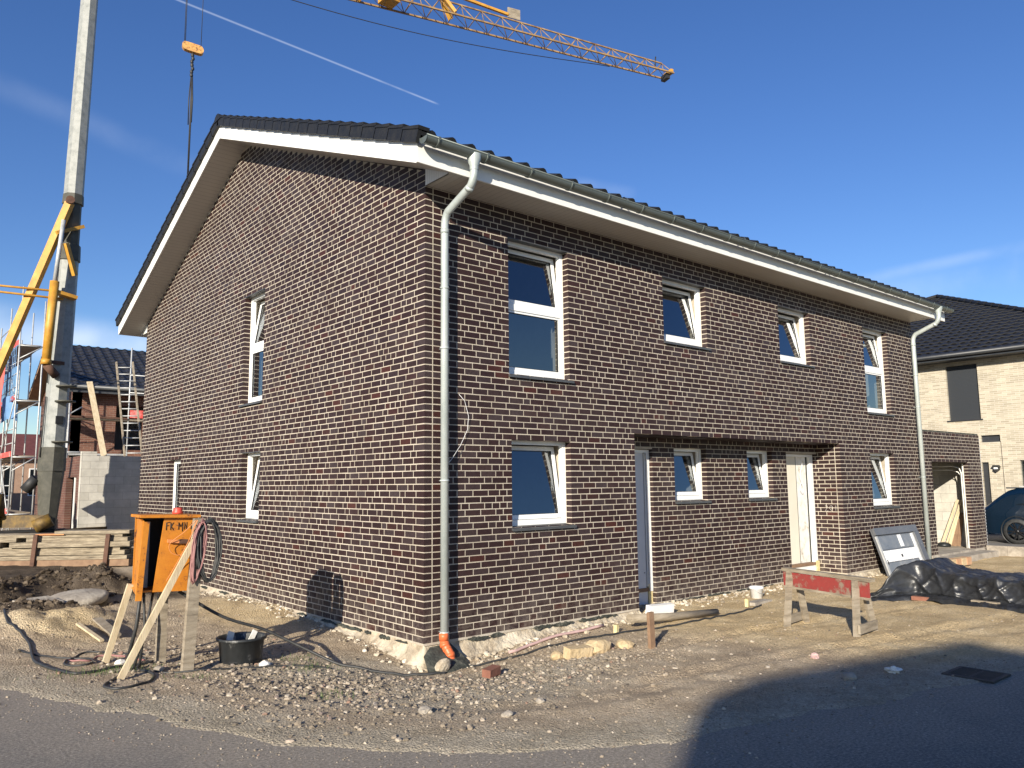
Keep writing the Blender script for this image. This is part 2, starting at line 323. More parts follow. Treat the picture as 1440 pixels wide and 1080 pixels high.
def gz(x,y,fine=True):
    z=g0(x,y)
    inside=(0<x<18 and 0<y<12.5)
    for (mx,my,h,rx,ry) in MOUNDS:
        e=((x-mx)/rx)**2+((y-my)/ry)**2
        if e<9: z+=h*exp(-e*.9)*(1+.25*noise.noise(Vector((x*3,y*3,mx))))
    if not fine: return z
    sd=road_sd(x,y)
    amp=sstep(-.1,1.2,sd)
    if -12<x<22 and -12<y<26:
        z+=amp*(.026*noise.noise(Vector((x*1.3,y*1.3,0)))+.018*noise.noise(Vector((x*4,y*4,3)))+.012*noise.noise(Vector((x*9,y*9,5))))
        # shallow wheel marks that follow the road edge
        z+=.012*sin(sd*13+1.5*noise.noise(Vector((x,y,8))))*sstep(.1,.4,sd)*sstep(2.2,1.2,sd)
        if x>.5 and y<-.4:
            for (yo,ph) in ((-2.0,0),(-3.25,1.3)):
                dd_=y-(yo-.10*(x-2)+.25*sin(x*.5+ph)); z+=-.022*exp(-(dd_/.13)**2)*(1+.35*sin(x*42))+.012*exp(-((abs(dd_)-.2)/.07)**2)
        sm=0
        for i in (4,6,7,8,9):
            mx,my,h,rx,ry=MOUNDS[i]; sm=max(sm,exp(-((x-mx)/rx)**2*.5-((y-my)/ry)**2*.5))
        if sm>.05: z+=sm*(.05*noise.noise(Vector((x*4,y*4,17)))+.035*noise.noise(Vector((x*10,y*10,19))))
        mud=0
        for i in SOILM:
            mx,my,h,rx,ry=MOUNDS[i]; mud=max(mud,exp(-((x-mx)/rx)**2*.5-((y-my)/ry)**2*.5))
        if mud>.05: z+=mud*(.07*noise.noise(Vector((x*5,y*5,7)))+.05*noise.noise(Vector((x*12,y*12,9))))
    # dip below the asphalt on the road side, ragged edge
    e=sd+.14*noise.noise(Vector((x*1.7,y*1.7,11)))+.05*noise.noise(Vector((x*7,y*7,12)))
    t_=sstep(.35,1.7,e); z=z*t_+(1-t_)*(.012+.006*noise.noise(Vector((x*9,y*9,15)))); z=z*sstep(-.06,.10,e)-.035*(1-sstep(-.10,.08,e))
    return z
def axis_vals(lo,hi,step,far):
    v=[lo+i*step for i in range(int((hi-lo)/step)+1)]
    a=[];d=step;p=v[-1]
    while p<far: d*=1.22; p+=d; a.append(p)
    b=[];d=step;p=v[0]
    while p>-far: d*=1.22; p-=d; b.append(p)
    return b[::-1]+v+a
xs=axis_vals(-5.2,5.4,.055,900); 
# coarser to the east
xs=[x for x in xs if x<=5.4]; p=5.4; d=.055
while p<19: d=min(.11,d*1.05); p+=d; xs.append(p)
while p<900: d*=1.22; p+=d; xs.append(p)
ys=[]; p=-5.8; 
while p<3: ys.append(p); p+=.055
d=.055
while p<16: d=min(.13,d*1.03); ys.append(p); p+=d
while p<900: d*=1.22; ys.append(p); p+=d
b=[];p=-5.8;d=.055
while p>-900: d*=1.22; p-=d; b.append(p)
ys=b[::-1]+ys
def ground():
    nx,ny=len(xs),len(ys); vs=[];cols=[]
    for y in ys:
        for x in xs:
            far=abs(x)>60 or abs(y)>60
            vs.append((x,y,-.02 if far else gz(x,y)))
            # soil colour masks: r dark soil, g ochre sand, b grey gravel fines
            r=0
            if -14<x<1 and 3<y<24:
                for i in SOILM:
                    mx,my,h,rx,ry=MOUNDS[i]; r=max(r,exp(-(((x-mx)/rx)**2+((y-my)/ry)**2)*.45))
                r=max(r,sstep(6.3,7.6,y+.5*noise.noise(Vector((x,y,2))))*.9)
                r*=sstep(.2,-.7,x)
            g=.0
            g=max(g,exp(-((x+.5)**2/.7+(y-4.3)**2/5)))
            g=max(g,sstep(1.5,4.5,x)*.85)
            g=max(g,.8*exp(-((x+3.1)**2/.5+(y-4.2)**2/1.8)))
            sd=road_sd(x,y)
            bl=max(exp(-((x+.4)**2/3.5+(y+1.6)**2/1.4)),exp(-((x+1.2)**2/1.2+(y-.2)**2/.8)))
            bl=max(bl,.9*(1-sstep(.1,1.1,sd)))
            cols.append((r,g,bl,1))
    fs=[(j*nx+i,j*nx+i+1,(j+1)*nx+i+1,(j+1)*nx+i) for j in range(ny-1) for i in range(nx-1)]
    me=bpy.data.meshes.new('ground'); me.from_pydata(vs,[],fs)
    me.polygons.foreach_set('use_smooth',[True]*len(fs))
    at=me.color_attributes.new('soil','FLOAT_COLOR','POINT')
    flat=[c for q in cols for c in q]; at.data.foreach_set('color',flat)
    o=bpy.data.objects.new('ground',me); COL.objects.link(o); tag(o,kind='structure')
    m,nt,b=newmat('site_soil')
    a=N(nt,'ShaderNodeAttribute',attribute_name='soil'); sp=N(nt,'ShaderNodeSeparateColor'); nt.links.new(a.outputs['Color'],sp.inputs[0])
    tc=N(nt,'ShaderNodeTexCoord')
    def nz(sc,det=8,ro=.7):
        n=N(nt,'ShaderNodeTexNoise'); n.inputs['Scale'].default_value=sc; n.inputs['Detail'].default_value=det; n.inputs['Roughness'].default_value=ro
        nt.links.new(tc.outputs['Object'],n.inputs['Vector']); return n
    n1=nz(1.6,10,.72); n2=nz(34,8,.85); n3=nz(.5,4)
    base=ramp(nt,[(.32,(.31,.24,.165)),(.5,(.44,.35,.245)),(.68,(.56,.465,.34))]); nt.links.new(n1.outputs['Fac'],base.inputs[0])
    sand=ramp(nt,[(.3,(.41,.30,.165)),(.5,(.56,.43,.25)),(.7,(.68,.55,.35))]); nt.links.new(n1.outputs['Fac'],sand.inputs[0])
    grav=ramp(nt,[(.3,(.29,.25,.185)),(.7,(.50,.435,.335))]); nt.links.new(n1.outputs['Fac'],grav.inputs[0])
    soil=ramp(nt,[(.3,(.045,.034,.024)),(.5,(.085,.064,.045)),(.72,(.17,.135,.10))]); nt.links.new(n1.outputs['Fac'],soil.inputs[0])
    def mixc(fac,A,B):
        mx=N(nt,'ShaderNodeMix',data_type='RGBA'); nt.links.new(fac,mx.inputs[0]); nt.links.new(A,mx.inputs[6]); nt.links.new(B,mx.inputs[7]); return mx.outputs[2]
    def edge(ch):
        ad=N(nt,'ShaderNodeMath',operation='ADD'); nt.links.new(sp.outputs[ch],ad.inputs[0])
        s2=N(nt,'ShaderNodeMath',operation='MULTIPLY_ADD'); s2.inputs[1].default_value=.9; s2.inputs[2].default_value=-.45; nt.links.new(n1.outputs['Fac'],s2.inputs[0])
        nt.links.new(s2.outputs[0],ad.inputs[1])
        mr=N(nt,'ShaderNodeMapRange'); mr.inputs[1].default_value=.25; mr.inputs[2].default_value=.75; nt.links.new(ad.outputs[0],mr.inputs[0]); return mr.outputs[0]
    c=mixc(edge(1),base.outputs[0],sand.outputs[0]); c=mixc(edge(2),c,grav.outputs[0]); c=mixc(edge(0),c,soil.outputs[0])
    # fine grit: speckle of grains, contrast raised to paint in small relief shadows
    gr=ramp(nt,[(.34,(.38,.37,.36)),(.45,(.85,.85,.85)),(.54,(1.05,1.05,1.05)),(.62,(1.5,1.48,1.45)),(.7,(1.9,1.85,1.8))]); nt.links.new(n2.outputs['Fac'],gr.inputs[0])
    mx=N(nt,'ShaderNodeMix',data_type='RGBA',blend_type='MULTIPLY'); mx.inputs[0].default_value=1; nt.links.new(c,mx.inputs[6]); nt.links.new(gr.outputs[0],mx.inputs[7])
    nt.links.new(mx.outputs[2],b.inputs['Base Color']); b.inputs['Roughness'].default_value=.97; b.inputs['Specular IOR Level'].default_value=.2
    vor=N(nt,'ShaderNodeTexVoronoi'); vor.inputs['Scale'].default_value=45; nt.links.new(tc.outputs['Object'],vor.inputs['Vector'])
    ad=N(nt,'ShaderNodeMath',operation='SUBTRACT'); nt.links.new(n2.outputs['Fac'],ad.inputs[0]); nt.links.new(vor.outputs['Distance'],ad.inputs[1])
    bp=N(nt,'ShaderNodeBump'); bp.inputs['Strength'].default_value=.9; bp.inputs['Distance'].default_value=.02; nt.links.new(ad.outputs[0],bp.inputs['Height']); nt.links.new(bp.outputs[0],b.inputs['Normal'])
    me.materials.append(m)
ground()

def road():
    # asphalt strip: offset the edge polyline towards the viewer's side
    vs=[];n=0; pts=[]
    for (a,c) in zip(RD,RD[1:]):
        L=hypot(c[0]-a[0],c[1]-a[1]); k=max(1,int(L/.5))
        for i in range(k): pts.append((a[0]+(c[0]-a[0])*i/k,a[1]+(c[1]-a[1])*i/k))
    pts.append(RD[-1])
    # a single flat polygon: slightly beyond the edge so the ragged ground edge decides the border
    poly=[(-12,14)]+pts+[(60,-19),(60,-60),(-60,-60),(-60,14)]
    out=[]
    for i,(x,y) in enumerate(pts):
        x2,y2=pts[min(i+1,len(pts)-1)]; x1,y1=pts[max(0,i-1)]
        dx,dy=x2-x1,y2-y1; l=hypot(dx,dy); out.append((x-dy/l*.6,y+dx/l*.6))
    # strips from edge outward
    rows=[out]
    for off in (0,1.2,3,6,12,40):
        rows.append([(x+( .35)*0-off*.72,y-off*.70) for x,y in pts])
    vs=[(x,y,.0) for r in rows for x,y in r]; k=len(pts)
    fs=[(j*k+i,(j+1)*k+i,(j+1)*k+i+1,j*k+i+1) for j in range(len(rows)-1) for i in range(k-1)]
    me=bpy.data.meshes.new('road'); me.from_pydata(vs,[],fs)
    o=bpy.data.objects.new('road',me); COL.objects.link(o); tag(o,kind='structure')
    m,nt,b=newmat('asphalt'); tc=N(nt,'ShaderNodeTexCoord')
    def nz(sc,det=6,ro=.7):
        n=N(nt,'ShaderNodeTexNoise'); n.inputs['Scale'].default_value=sc; n.inputs['Detail'].default_value=det; n.inputs['Roughness'].default_value=ro
        nt.links.new(tc.outputs['Object'],n.inputs['Vector']); return n
    v=N(nt,'ShaderNodeTexVoronoi'); v.inputs['Scale'].default_value=110; nt.links.new(tc.outputs['Object'],v.inputs['Vector'])
    n1=nz(42,5,.85); n2=nz(.8,8,.75); n3=nz(4,6)
    agg=ramp(nt,[(.3,(.04,.04,.04)),(.47,(.10,.098,.095)),(.58,(.17,.165,.158)),(.70,(.36,.35,.33))]); nt.links.new(n1.outputs['Fac'],agg.inputs[0])
    dustc=ramp(nt,[(.34,(.13,.11,.09)),(.5,(.27,.235,.19)),(.66,(.46,.41,.34))]); nt.links.new(n1.outputs['Fac'],dustc.inputs[0])
    # tracked-in dust in patches
    a=N(nt,'ShaderNodeAttribute',attribute_name='dust'); ad=N(nt,'ShaderNodeMath',operation='ADD'); nt.links.new(a.outputs['Fac'],ad.inputs[0])
    s2=N(nt,'ShaderNodeMath',operation='MULTIPLY_ADD'); s2.inputs[1].default_value=1.6; s2.inputs[2].default_value=-.8; nt.links.new(n2.outputs['Fac'],s2.inputs[0]); nt.links.new(s2.outputs[0],ad.inputs[1])
    mr=N(nt,'ShaderNodeMapRange'); mr.inputs[1].default_value=.15; mr.inputs[2].default_value=1.0; mr.inputs[4].default_value=.9; nt.links.new(ad.outputs[0],mr.inputs[0])
    mx=N(nt,'ShaderNodeMix',data_type='RGBA'); nt.links.new(mr.outputs[0],mx.inputs[0]); nt.links.new(agg.outputs[0],mx.inputs[6]); nt.links.new(dustc.outputs[0],mx.inputs[7])
    nt.links.new(mx.outputs[2],b.inputs['Base Color']); b.inputs['Roughness'].default_value=.85; b.inputs['Specular IOR Level'].default_value=.3
    bp=N(nt,'ShaderNodeBump'); bp.inputs['Strength'].default_value=.7; bp.inputs['Distance'].default_value=.008; nt.links.new(n1.outputs['Fac'],bp.inputs['Height']); nt.links.new(bp.outputs[0],b.inputs['Normal'])
    at=me.attributes.new('dust','FLOAT','POINT'); dv=[1.2,1.1,.6,.38,.2,.1,.0]
    at.data.foreach_set('value',[dv[j] for j in range(len(rows)) for i in range(k)])
    me.materials.append(m)
road()

# ------------------------------------------------------------------ stones (stuff)
def ico(sub=0):
    t=(1+sqrt(5))/2
    v=[Vector(p).normalized() for p in [(-1,t,0),(1,t,0),(-1,-t,0),(1,-t,0),(0,-1,t),(0,1,t),(0,-1,-t),(0,1,-t),(t,0,-1),(t,0,1),(-t,0,-1),(-t,0,1)]]
    f=[(0,11,5),(0,5,1),(0,1,7),(0,7,10),(0,10,11),(1,5,9),(5,11,4),(11,10,2),(10,7,6),(7,1,8),(3,9,4),(3,4,2),(3,2,6),(3,6,8),(3,8,9),(4,9,5),(2,4,11),(6,2,10),(8,6,7),(9,8,1)]
    for _ in range(sub):
        nf=[];c={}
        def mid(a,b):
            k=(min(a,b),max(a,b))
            if k not in c: v.append(((v[a]+v[b])/2).normalized()); c[k]=len(v)-1
            return c[k]
        for a,b_,d in f:
            x,y,z=mid(a,b_),mid(b_,d),mid(d,a); nf+=[(a,x,z),(b_,y,x),(d,z,y),(x,y,z)]
        f=nf
    return v,f
def rockshape(seed,sub=0,amp=.35):
    v,f=ico(sub); rr=random.Random(seed); off=Vector((rr.random()*50,rr.random()*50,0))
    return [p*(1+amp*noise.noise(p*1.4+off)+rr.uniform(-.12,.12)*(sub==0)) for p in v],f
ROCKS=[rockshape(i) for i in range(9)]
M['gravel']=island_mat('gravel_stone',[(0,(.13,.11,.085)),(.3,(.20,.165,.125)),(.6,(.27,.225,.17)),(.8,(.34,.285,.22)),(.94,(.44,.385,.31)),(.97,(.28,.17,.12)),(1,(.16,.145,.135))],rough=(.8,.98),nscale=25,bump=.3,spec=.25)
def scatter(name,n,fn,smin,smax,mat,power=2.5,label=None,sink=.3):
    rr=random.Random(len(name)*13+n)
    mb=MB(); c=0; tries=0
    while c<n and tries<n*30:
        tries+=1
        q=fn(rr)
        if q is None: continue
        x,y=q; s=smin+(smax-smin)*rr.random()**power
        z=gz(x,y) if road_sd(x,y)>-.1 else .0
        z=max(z,.0) if road_sd(x,y)<.05 else z
        vs,fs=ROCKS[rr.randrange(9)]
        rot=Matrix.Rotation(rr.random()*6.28,3,'Z')@Matrix.Rotation(rr.uniform(-.5,.5),3,'X'); sc=Vector((s*rr.uniform(.8,1.3),s*rr.uniform(.7,1.1),s*rr.uniform(.5,.85)))
        cz=z+sc.z*(1-2*sink)*.6
        b=len(mb.v)
        for p in vs:
            w=rot@Vector((p.x*sc.x,p.y*sc.y,p.z*sc.z)); mb.v.append((x+w.x,y+w.y,cz+w.z))
        for f in fs: mb.f.append(tuple(b+i for i in f)); mb.m.append(0); mb.sm.append(False)
        c+=1
    o=mb.build(name,mat,recalc=False); tag(o,kind='stuff'); 
    if label: o['label']=label
    return o
def free(x,y):
    if 0<x<18 and 0<y<12.5: return False
    return True
def f_main(r):
    # gravel spill in front of the corner and along the left
    k=r.random()
    if k<.45: x,y=r.gauss(-.9,1.1),r.gauss(-1.4,.75)
    elif k<.62: x,y=r.gauss(-1.7,.5),r.gauss(-.3,.6)
    elif k<.8: x,y=r.gauss(-2.4,.7),r.gauss(1.3,.9)
    else: x,y=r.gauss(.9,.9),r.gauss(-1.5,.6)
    if not free(x,y) or y>-.25 and x>-.2 : return None
    if x>-.5 and -.5<y: return None
    if road_sd(x,y)<.15*r.random(): return None
    return x,y
def f_wide(r):
    x,y=r.uniform(-5,9),r.uniform(-5,7)
    if not free(x,y): return None
    sd=road_sd(x,y)
    if sd<-.4*r.random()**2: return None
    if x>3 and r.random()<.55: return None
    return x,y
def f_edge(r):
    x,y=r.uniform(-5,4),r.uniform(-5.2,4)
    sd=road_sd(x,y)
    if not(-.5<sd<.7) or not free(x,y): return None
    return x,y
scatter('gravel',8500,f_main,.005,.031,M['gravel'],3.8,'grey and tan crushed stone spilled around the house corner')
scatter('pebbles',6000,f_wide,.004,.019,M['gravel'],4.5,'small pebbles and rubble strewn over the sandy yard')
scatter('road_grit',2600,f_edge,.003,.011,M['gravel'],3,'loose grit along the edge of the asphalt')
def f_wall(r):
    k=r.random()
    if k<.3: return -abs(r.gauss(.12,.12)),r.uniform(-.2,9)
    if k<.6: return r.uniform(-.1,3.9),-.08-abs(r.gauss(.1,.14))
    if k<.92: return r.uniform(3.95,10.3),RYW-.06-abs(r.gauss(.12,.22))
    return r.uniform(10.5,14),-.08-abs(r.gauss(.08,.12))
RYW=.53
M['rubble']=island_mat('mortar_rubble',[(0,(.20,.165,.12)),(.4,(.38,.32,.24)),(.8,(.54,.48,.38)),(1,(.62,.58,.50))],rough=(.9,1),bump=.3,spec=.2)
scatter('rubble',1700,f_wall,.008,.045,M['rubble'],3,'crumbs of mortar and foam fallen along the foot of the brick walls')
def f_clod(r):
    i=r.choice(SOILM); mx,my,h,rx,ry=MOUNDS[i]; x,y=r.gauss(mx,rx*.8),r.gauss(my,ry*.8)
    return (x,y) if x<-.1 else None
M['clod']=island_mat('soil_clod',[(0,(.035,.026,.018)),(.5,(.07,.052,.036)),(1,(.14,.11,.08))],rough=(.9,1),spec=.15)
scatter('soil_clods',1500,f_clod,.012,.07,M['clod'],2.6,'dark clods of dug soil lying on the earth heaps')

# ------------------------------------------------------------------ brick laying
RH=.0833; BH=.0707; JT=.0128
def lay(mb,P,rows,segfn,depth=.112,m=0,seed=3,par=0,face_only=False,hdr=.2):
    """P(u,w,z): u along wall, w inward depth -> world. segfn(k,zmid)->list of (u0,u1,leftpar)"""
    rr=random.Random(seed); prev=[]
    for k in rows:
        z0=k*RH+ (RH-BH)*.0; z1=z0+BH; cur=[]
        for (u0,u1,lp) in segfn(k,(z0+z1)/2):
            u=u0; first=True
            while u<u1-1e-4:
                if first:
                    L={0:.24,1:.115,2:.1775,3:.24}[lp%4] if lp>=0 else rr.choice((.24,.1775,.115,.24))
                    first=False
                else:
                    best=None
                    cand=[.115,.24,.1775] if rr.random()<hdr else [.24,.115,.1775]
                    for L in cand:
                        e=u+L+JT/2
                        dd=min([abs(e-q) for q in prev] or [1])
                        if best is None or dd>best[0]: best=(dd,L)
                        if dd>.052: break
                    L=best[1]
                if u1-(u+L)<.055: L=u1-u
                a,b=u,min(u+L,u1); cur.append(b+JT/2)
                jz=rr.uniform(-.0015,.0015); jw=rr.uniform(-.0003,.0002)
                vs=[P(a,jw,z0+jz),P(b,jw,z0+jz),P(b,jw,z1+jz),P(a,jw,z1+jz),P(a,depth,z0+jz),P(b,depth,z0+jz),P(b,depth,z1+jz),P(a,depth,z1+jz)]
                mb.add(vs,[(0,1,2,3),(0,4,5,1),(1,5,6,2),(2,6,7,3),(3,7,4,0)],m)
                u=b+JT
        prev=cur
def subtract(segs,a,b):
    out=[]
    for (u0,u1,lp) in segs:
        if b<=u0 or a>=u1: out.append((u0,u1,lp)); continue
        if a-u0>.03: out.append((u0,a,lp))
        if u1-b>.03: out.append((b,u1,-1))
    return out
def slab_with_holes(mb,P,us,zs,holes,d0,d1,m=0,top=None):
    """mortar / masonry body as cells; holes=(u0,u1,z0,z1)"""
    U=sorted(set([round(q,4) for q in us]+[round(h[i],4) for h in holes for i in (0,1)])); Z=sorted(set([round(q,4) for q in zs]+[round(h[i],4) for h in holes for i in (2,3)]))
    def hole(u,z): return any(h[0]<u<h[1] and h[2]<z<h[3] for h in holes)
    nu,nz=len(U)-1,len(Z)-1
    solid=[[not hole((U[i]+U[i+1])/2,(Z[j]+Z[j+1])/2) for j in range(nz)] for i in range(nu)]
    def sol(i,j): return 0<=i<nu and 0<=j<nz and solid[i][j]
    for i in range(nu):
        for j in range(nz):
            if not solid[i][j]: continue
            a,b,c,d=U[i],U[i+1],Z[j],Z[j+1]
            mb.add([P(a,d0,c),P(b,d0,c),P(b,d0,d),P(a,d0,d)],[(0,1,2,3)],m)
            mb.add([P(a,d1,c),P(b,d1,c),P(b,d1,d),P(a,d1,d)],[(3,2,1,0)],m)
            if not sol(i-1,j): mb.add([P(a,d0,c),P(a,d1,c),P(a,d1,d),P(a,d0,d)],[(0,1,2,3)],m)
            if not sol(i+1,j): mb.add([P(b,d0,c),P(b,d1,c),P(b,d1,d),P(b,d0,d)],[(0,1,2,3)],m)
            if not sol(i,j-1): mb.add([P(a,d0,c),P(a,d1,c),P(b,d1,c),P(b,d0,c)],[(0,1,2,3)],m)
            if not sol(i,j+1): mb.add([P(a,d0,d),P(a,d1,d),P(b,d1,d),P(b,d0,d)],[(0,1,2,3)],m)

LX,WY,HW=14.32,12.5,5.75
SL=.404; ZS0=5.97   # sloping soffit height at y=0
def zsof(y): return ZS0+SL*(y if y<WY/2 else WY-y)
zq=lambda n: n*RH   # course heights
FH=[(1.385,2.545,41,64),(1.415,2.535,16,30),(4.75,5.94,51,64),(8.29,9.46,51,64),(11.77,12.95,41,64),(11.75,12.90,16,30)]
FH=[(a,b,c*RH-JT,d*RH) for a,b,c,d in FH]
REC=(3.93,10.41,-.2,32*RH)
RY=.53
GH=[(5.12,6.04,41*RH-JT,65*RH),(5.12,5.97,16*RH-JT,30*RH),(9.43,10.24,15*RH-JT,30*RH)]
house=thing('brick_house',(0,0,0),'two-storey semi-detached house in dark brown clinker brick with cream joints and white eaves','house')
PF=lambda u,w,z:(u,w,z)
PG=lambda u,w,z:(w,u,z)
wall=MB()
def cut(segs,z,holes,jt=0):
    for (a,b,c,d) in holes:
        if c-.001<z<d+.001: segs=subtract(segs,a,b)
    return segs
# front leaf (starts after the movement joint at .115)
def seg_front(k,z):
    s=[(.127,LX,[0,1,0,2][k%4])]
    return cut(s,z,FH+[REC])
lay(wall,PF,range(0,70),seg_front,seed=5)
# gable leaf
def seg_gable(k,z):
    u0,u1=0,WY
    if z>ZS0-.05:
        t=(z+.04-ZS0)/SL; u0,u1=t-.05,WY-t+.05
        return cut([(u0,u1,-1)],z,GH)
    return cut([(u0,u1,[0,2,0,2][k%2*1])],z,GH)
lay(wall,PG,range(0,102),lambda k,z: seg_gable(k,z) if (z+.04-ZS0)/SL<WY/2-.1 else [],seed=9)
# recess side walls and back wall
PRS=lambda u,w,z:(REC[1]+w,u,z)       # right cheek, faces -X, from y=.127 to RY
lay(wall,PRS,range(0,32),lambda k,z:[(.125,RY+.1,1 if k%2 else 0)],seed=21)
PLS=lambda u,w,z:(REC[0]-w,u,z)
lay(wall,PLS,range(0,32),lambda k,z:[(.127,RY+.1,1 if k%2 else 0)],seed=22)
BHs=[(3.80,4.985,-.1,2.46),(9.20,10.6,-.1,2.46),(5.57,6.50,19*RH-JT,30*RH),(7.80,8.68,19*RH-JT,30*RH)]
PB=lambda u,w,z:(u,RY+w,z)
lay(wall,PB,range(-1,34),lambda k,z:cut([(REC[0]-.0,REC[1],-1)],z,BHs),seed=23)
# mortar body
e=.0006
slab_with_holes(wall,PF,[.0075,LX-.004],[-.02,HW+.2],[(a-e,b+e,c-e,d+e) for a,b,c,d in FH]+[(REC[0]-e,REC[1]+e,-.03,REC[3]+e)],e,.36,1)
slab_with_holes(wall,PG,[.0045,WY],[-.02,ZS0-.01],[(a-e,b+e,c-e,d+e) for a,b,c,d in GH],e,.36,1)
wall.prism([(.02,ZS0-.01),(WY-.02,ZS0-.01),(WY/2,ZS0+SL*WY/2+.03)],'x',e,.36,1)
slab_with_holes(wall,PB,[REC[0]-.02,REC[1]+.02],[-.12,2.75],[(a-e,b+e,c-e,d+e) for a,b,c,d in BHs],e,.3,1)
wall.box(REC[1]+e,REC[1]+.3,.3605,RY+.31,-.1,2.75,1); wall.box(REC[0]-.3,REC[0]-e,.3605,RY+.31,-.1,2.75,1)
# far gable, rear wall, ceiling over recess
wall.box(LX-.36,LX-e,.36,WY,-.02,ZS0,1); wall.prism([(.02,ZS0),(WY-.02,ZS0),(WY/2,ZS0+SL*WY/2)],'x',LX-.36,LX-e,1)
wall.box(.37,LX-.37,WY-.36,WY,-.02,ZS0,1)
wall.box(REC[0]-.1,REC[1]+.1,.36,RY+.4,REC[3]+.02,REC[3]+.2,1)
wall.build('wall',[M['brick'],M['mortar']],house)
# movement joint line on the corner
mj=MB(); mj.box(.1165,.1255,.001,.012,0,5.72); mj.build('movement_joint',M['dark_joint'],house)
# recess ceiling board
mc=MB(); mc.box(REC[0]+.003,REC[1]-.003,.115,RY-.002,REC[3]-.012,REC[3]+.012); mc.build('porch_ceiling',M['brick'],house)
# plinth
def wavy_band(mb,path,zt0,out,step=.025,seed=0,m=0):
    """rough mortar fillet following a wall foot; path=[(x,y,nx,ny)]"""
    P=[]
    for a,b in zip(path,path[1:]):
        L=max(.001,hypot(b[0]-a[0],b[1]-a[1])); k=max(2,int(L/step))
        for i in range(k):
            t=i/k; P.append([a[q]+(b[q]-a[q])*t for q in range(4)])
    P.append(list(path[-1])); NR=9; vs=[];fs=[]
    for (x,y,nx,ny) in P:
        l=hypot(nx,ny); nx/=l; ny/=l
        w=noise.noise(Vector((x*1.6+seed,y*1.6,0))); w2=noise.noise(Vector((x*7+seed,y*7,1)))
        o_=out*(1+.55*w+.3*w2); zb=gz(x+nx*o_*1.1,y+ny*o_*1.1,False)-.05; zt=zt0+.010*w2
        for r in range(NR):
            t=r/(NR-1); o=-.02+(o_+.02)*t**1.5; z=zt+(zb-zt)*(t**.75)
            n3=noise.noise(Vector((x*16+seed,y*16,z*30)))*.018+noise.noise(Vector((x*5,y*5,t*4+seed)))*.022
            k=sstep(0,.25,t)
            vs.append((x+nx*(o+n3*k),y+ny*(o+n3*k),z+n3*k*.8))
    for i in range(len(P)-1):
        for j in range(NR-1): fs.append((i*NR+j,i*NR+j+1,(i+1)*NR+j+1,(i+1)*NR+j))
    mb.add(vs,fs,m,True)
def blobs(mb,n,ax,a,b,zc,off):
    for _ in range(n):
        u=R.uniform(a,b); L=R.uniform(.04,.2)*R.uniform(.5,1.2); k=14; ph=R.random()*9
        pts=[(u+L*cos(2*pi*i/k)*(1+.45*noise.noise(Vector((i*1.3,ph,0)))),zc+R.uniform(-.012,.012)+(.018+.02*noise.noise(Vector((i*1.7,ph,4))))*sin(2*pi*i/k)) for i in range(k)]
        o=.018+R.random()*.02
        mb.prism(pts,ax,off-o,off,1)
pl=MB(); blobs(pl,34,'x',.3,9,-.04,0); blobs(pl,16,'y',.7,3.8,-.035,0); wavy_band(pl,[(0,WY,-1,0),(0,.12,-1,0),(-.0,.0,-1,-.9),(.12,0,-.0,-1),(3.93,0,0,-1),(3.95,.0,.7,-.7)],-.004,.15,seed=1); pl.build('plinth',[M['slurry'],M['bitumen']],house)
pl=MB(); wavy_band(pl,[(10.38,RY,-.3,-1),(10.39,.1,-1,-.3),(10.41,0,-.3,-1),(14.9,0,0,-1)],-.004,.10,seed=3); pl.build('plinth',M['slurry'],house)
pl=MB(); blobs(pl,40,'y',4.4,10.2,-.115,RY); wavy_band(pl,[(3.93,RY,0,-1),(10.41,RY,0,-1)],-.088,.16,seed=5); pl.build('plinth',[M['slurry'],M['bitumen']],house)
# interior: floors and dividing walls so that the rooms read as rooms
it=MB()
it.box(.36,LX-.36,.84,WY-.36,-.1,.12); it.box(.36,LX-.36,.36,WY-.36,2.72,2.95); it.box(.36,LX-.36,.36,WY-.36,5.72,5.9)
for x in (3.2,7.0,7.3,11.1): it.box(x,x+.12,.362,WY-.37,2.95,5.72)
for x in (3.2,11.1): it.box(x,x+.12,.362,WY-.37,.12,2.72)
it.box(7.0,7.24,.84,WY-.37,.12,2.72)
for z in (.12,2.95): it.box(.362,LX-.37,4.2,4.32,z,z+2.6)
it.box(.362,3.2,7.2,7.32,.12,2.72); it.box(.362,3.2,7.2,7.32,2.95,5.72)
it.box(.362,3.2,.36,.37,-.02,-.01)
it.build('interior_walls',M['plaster'],house)

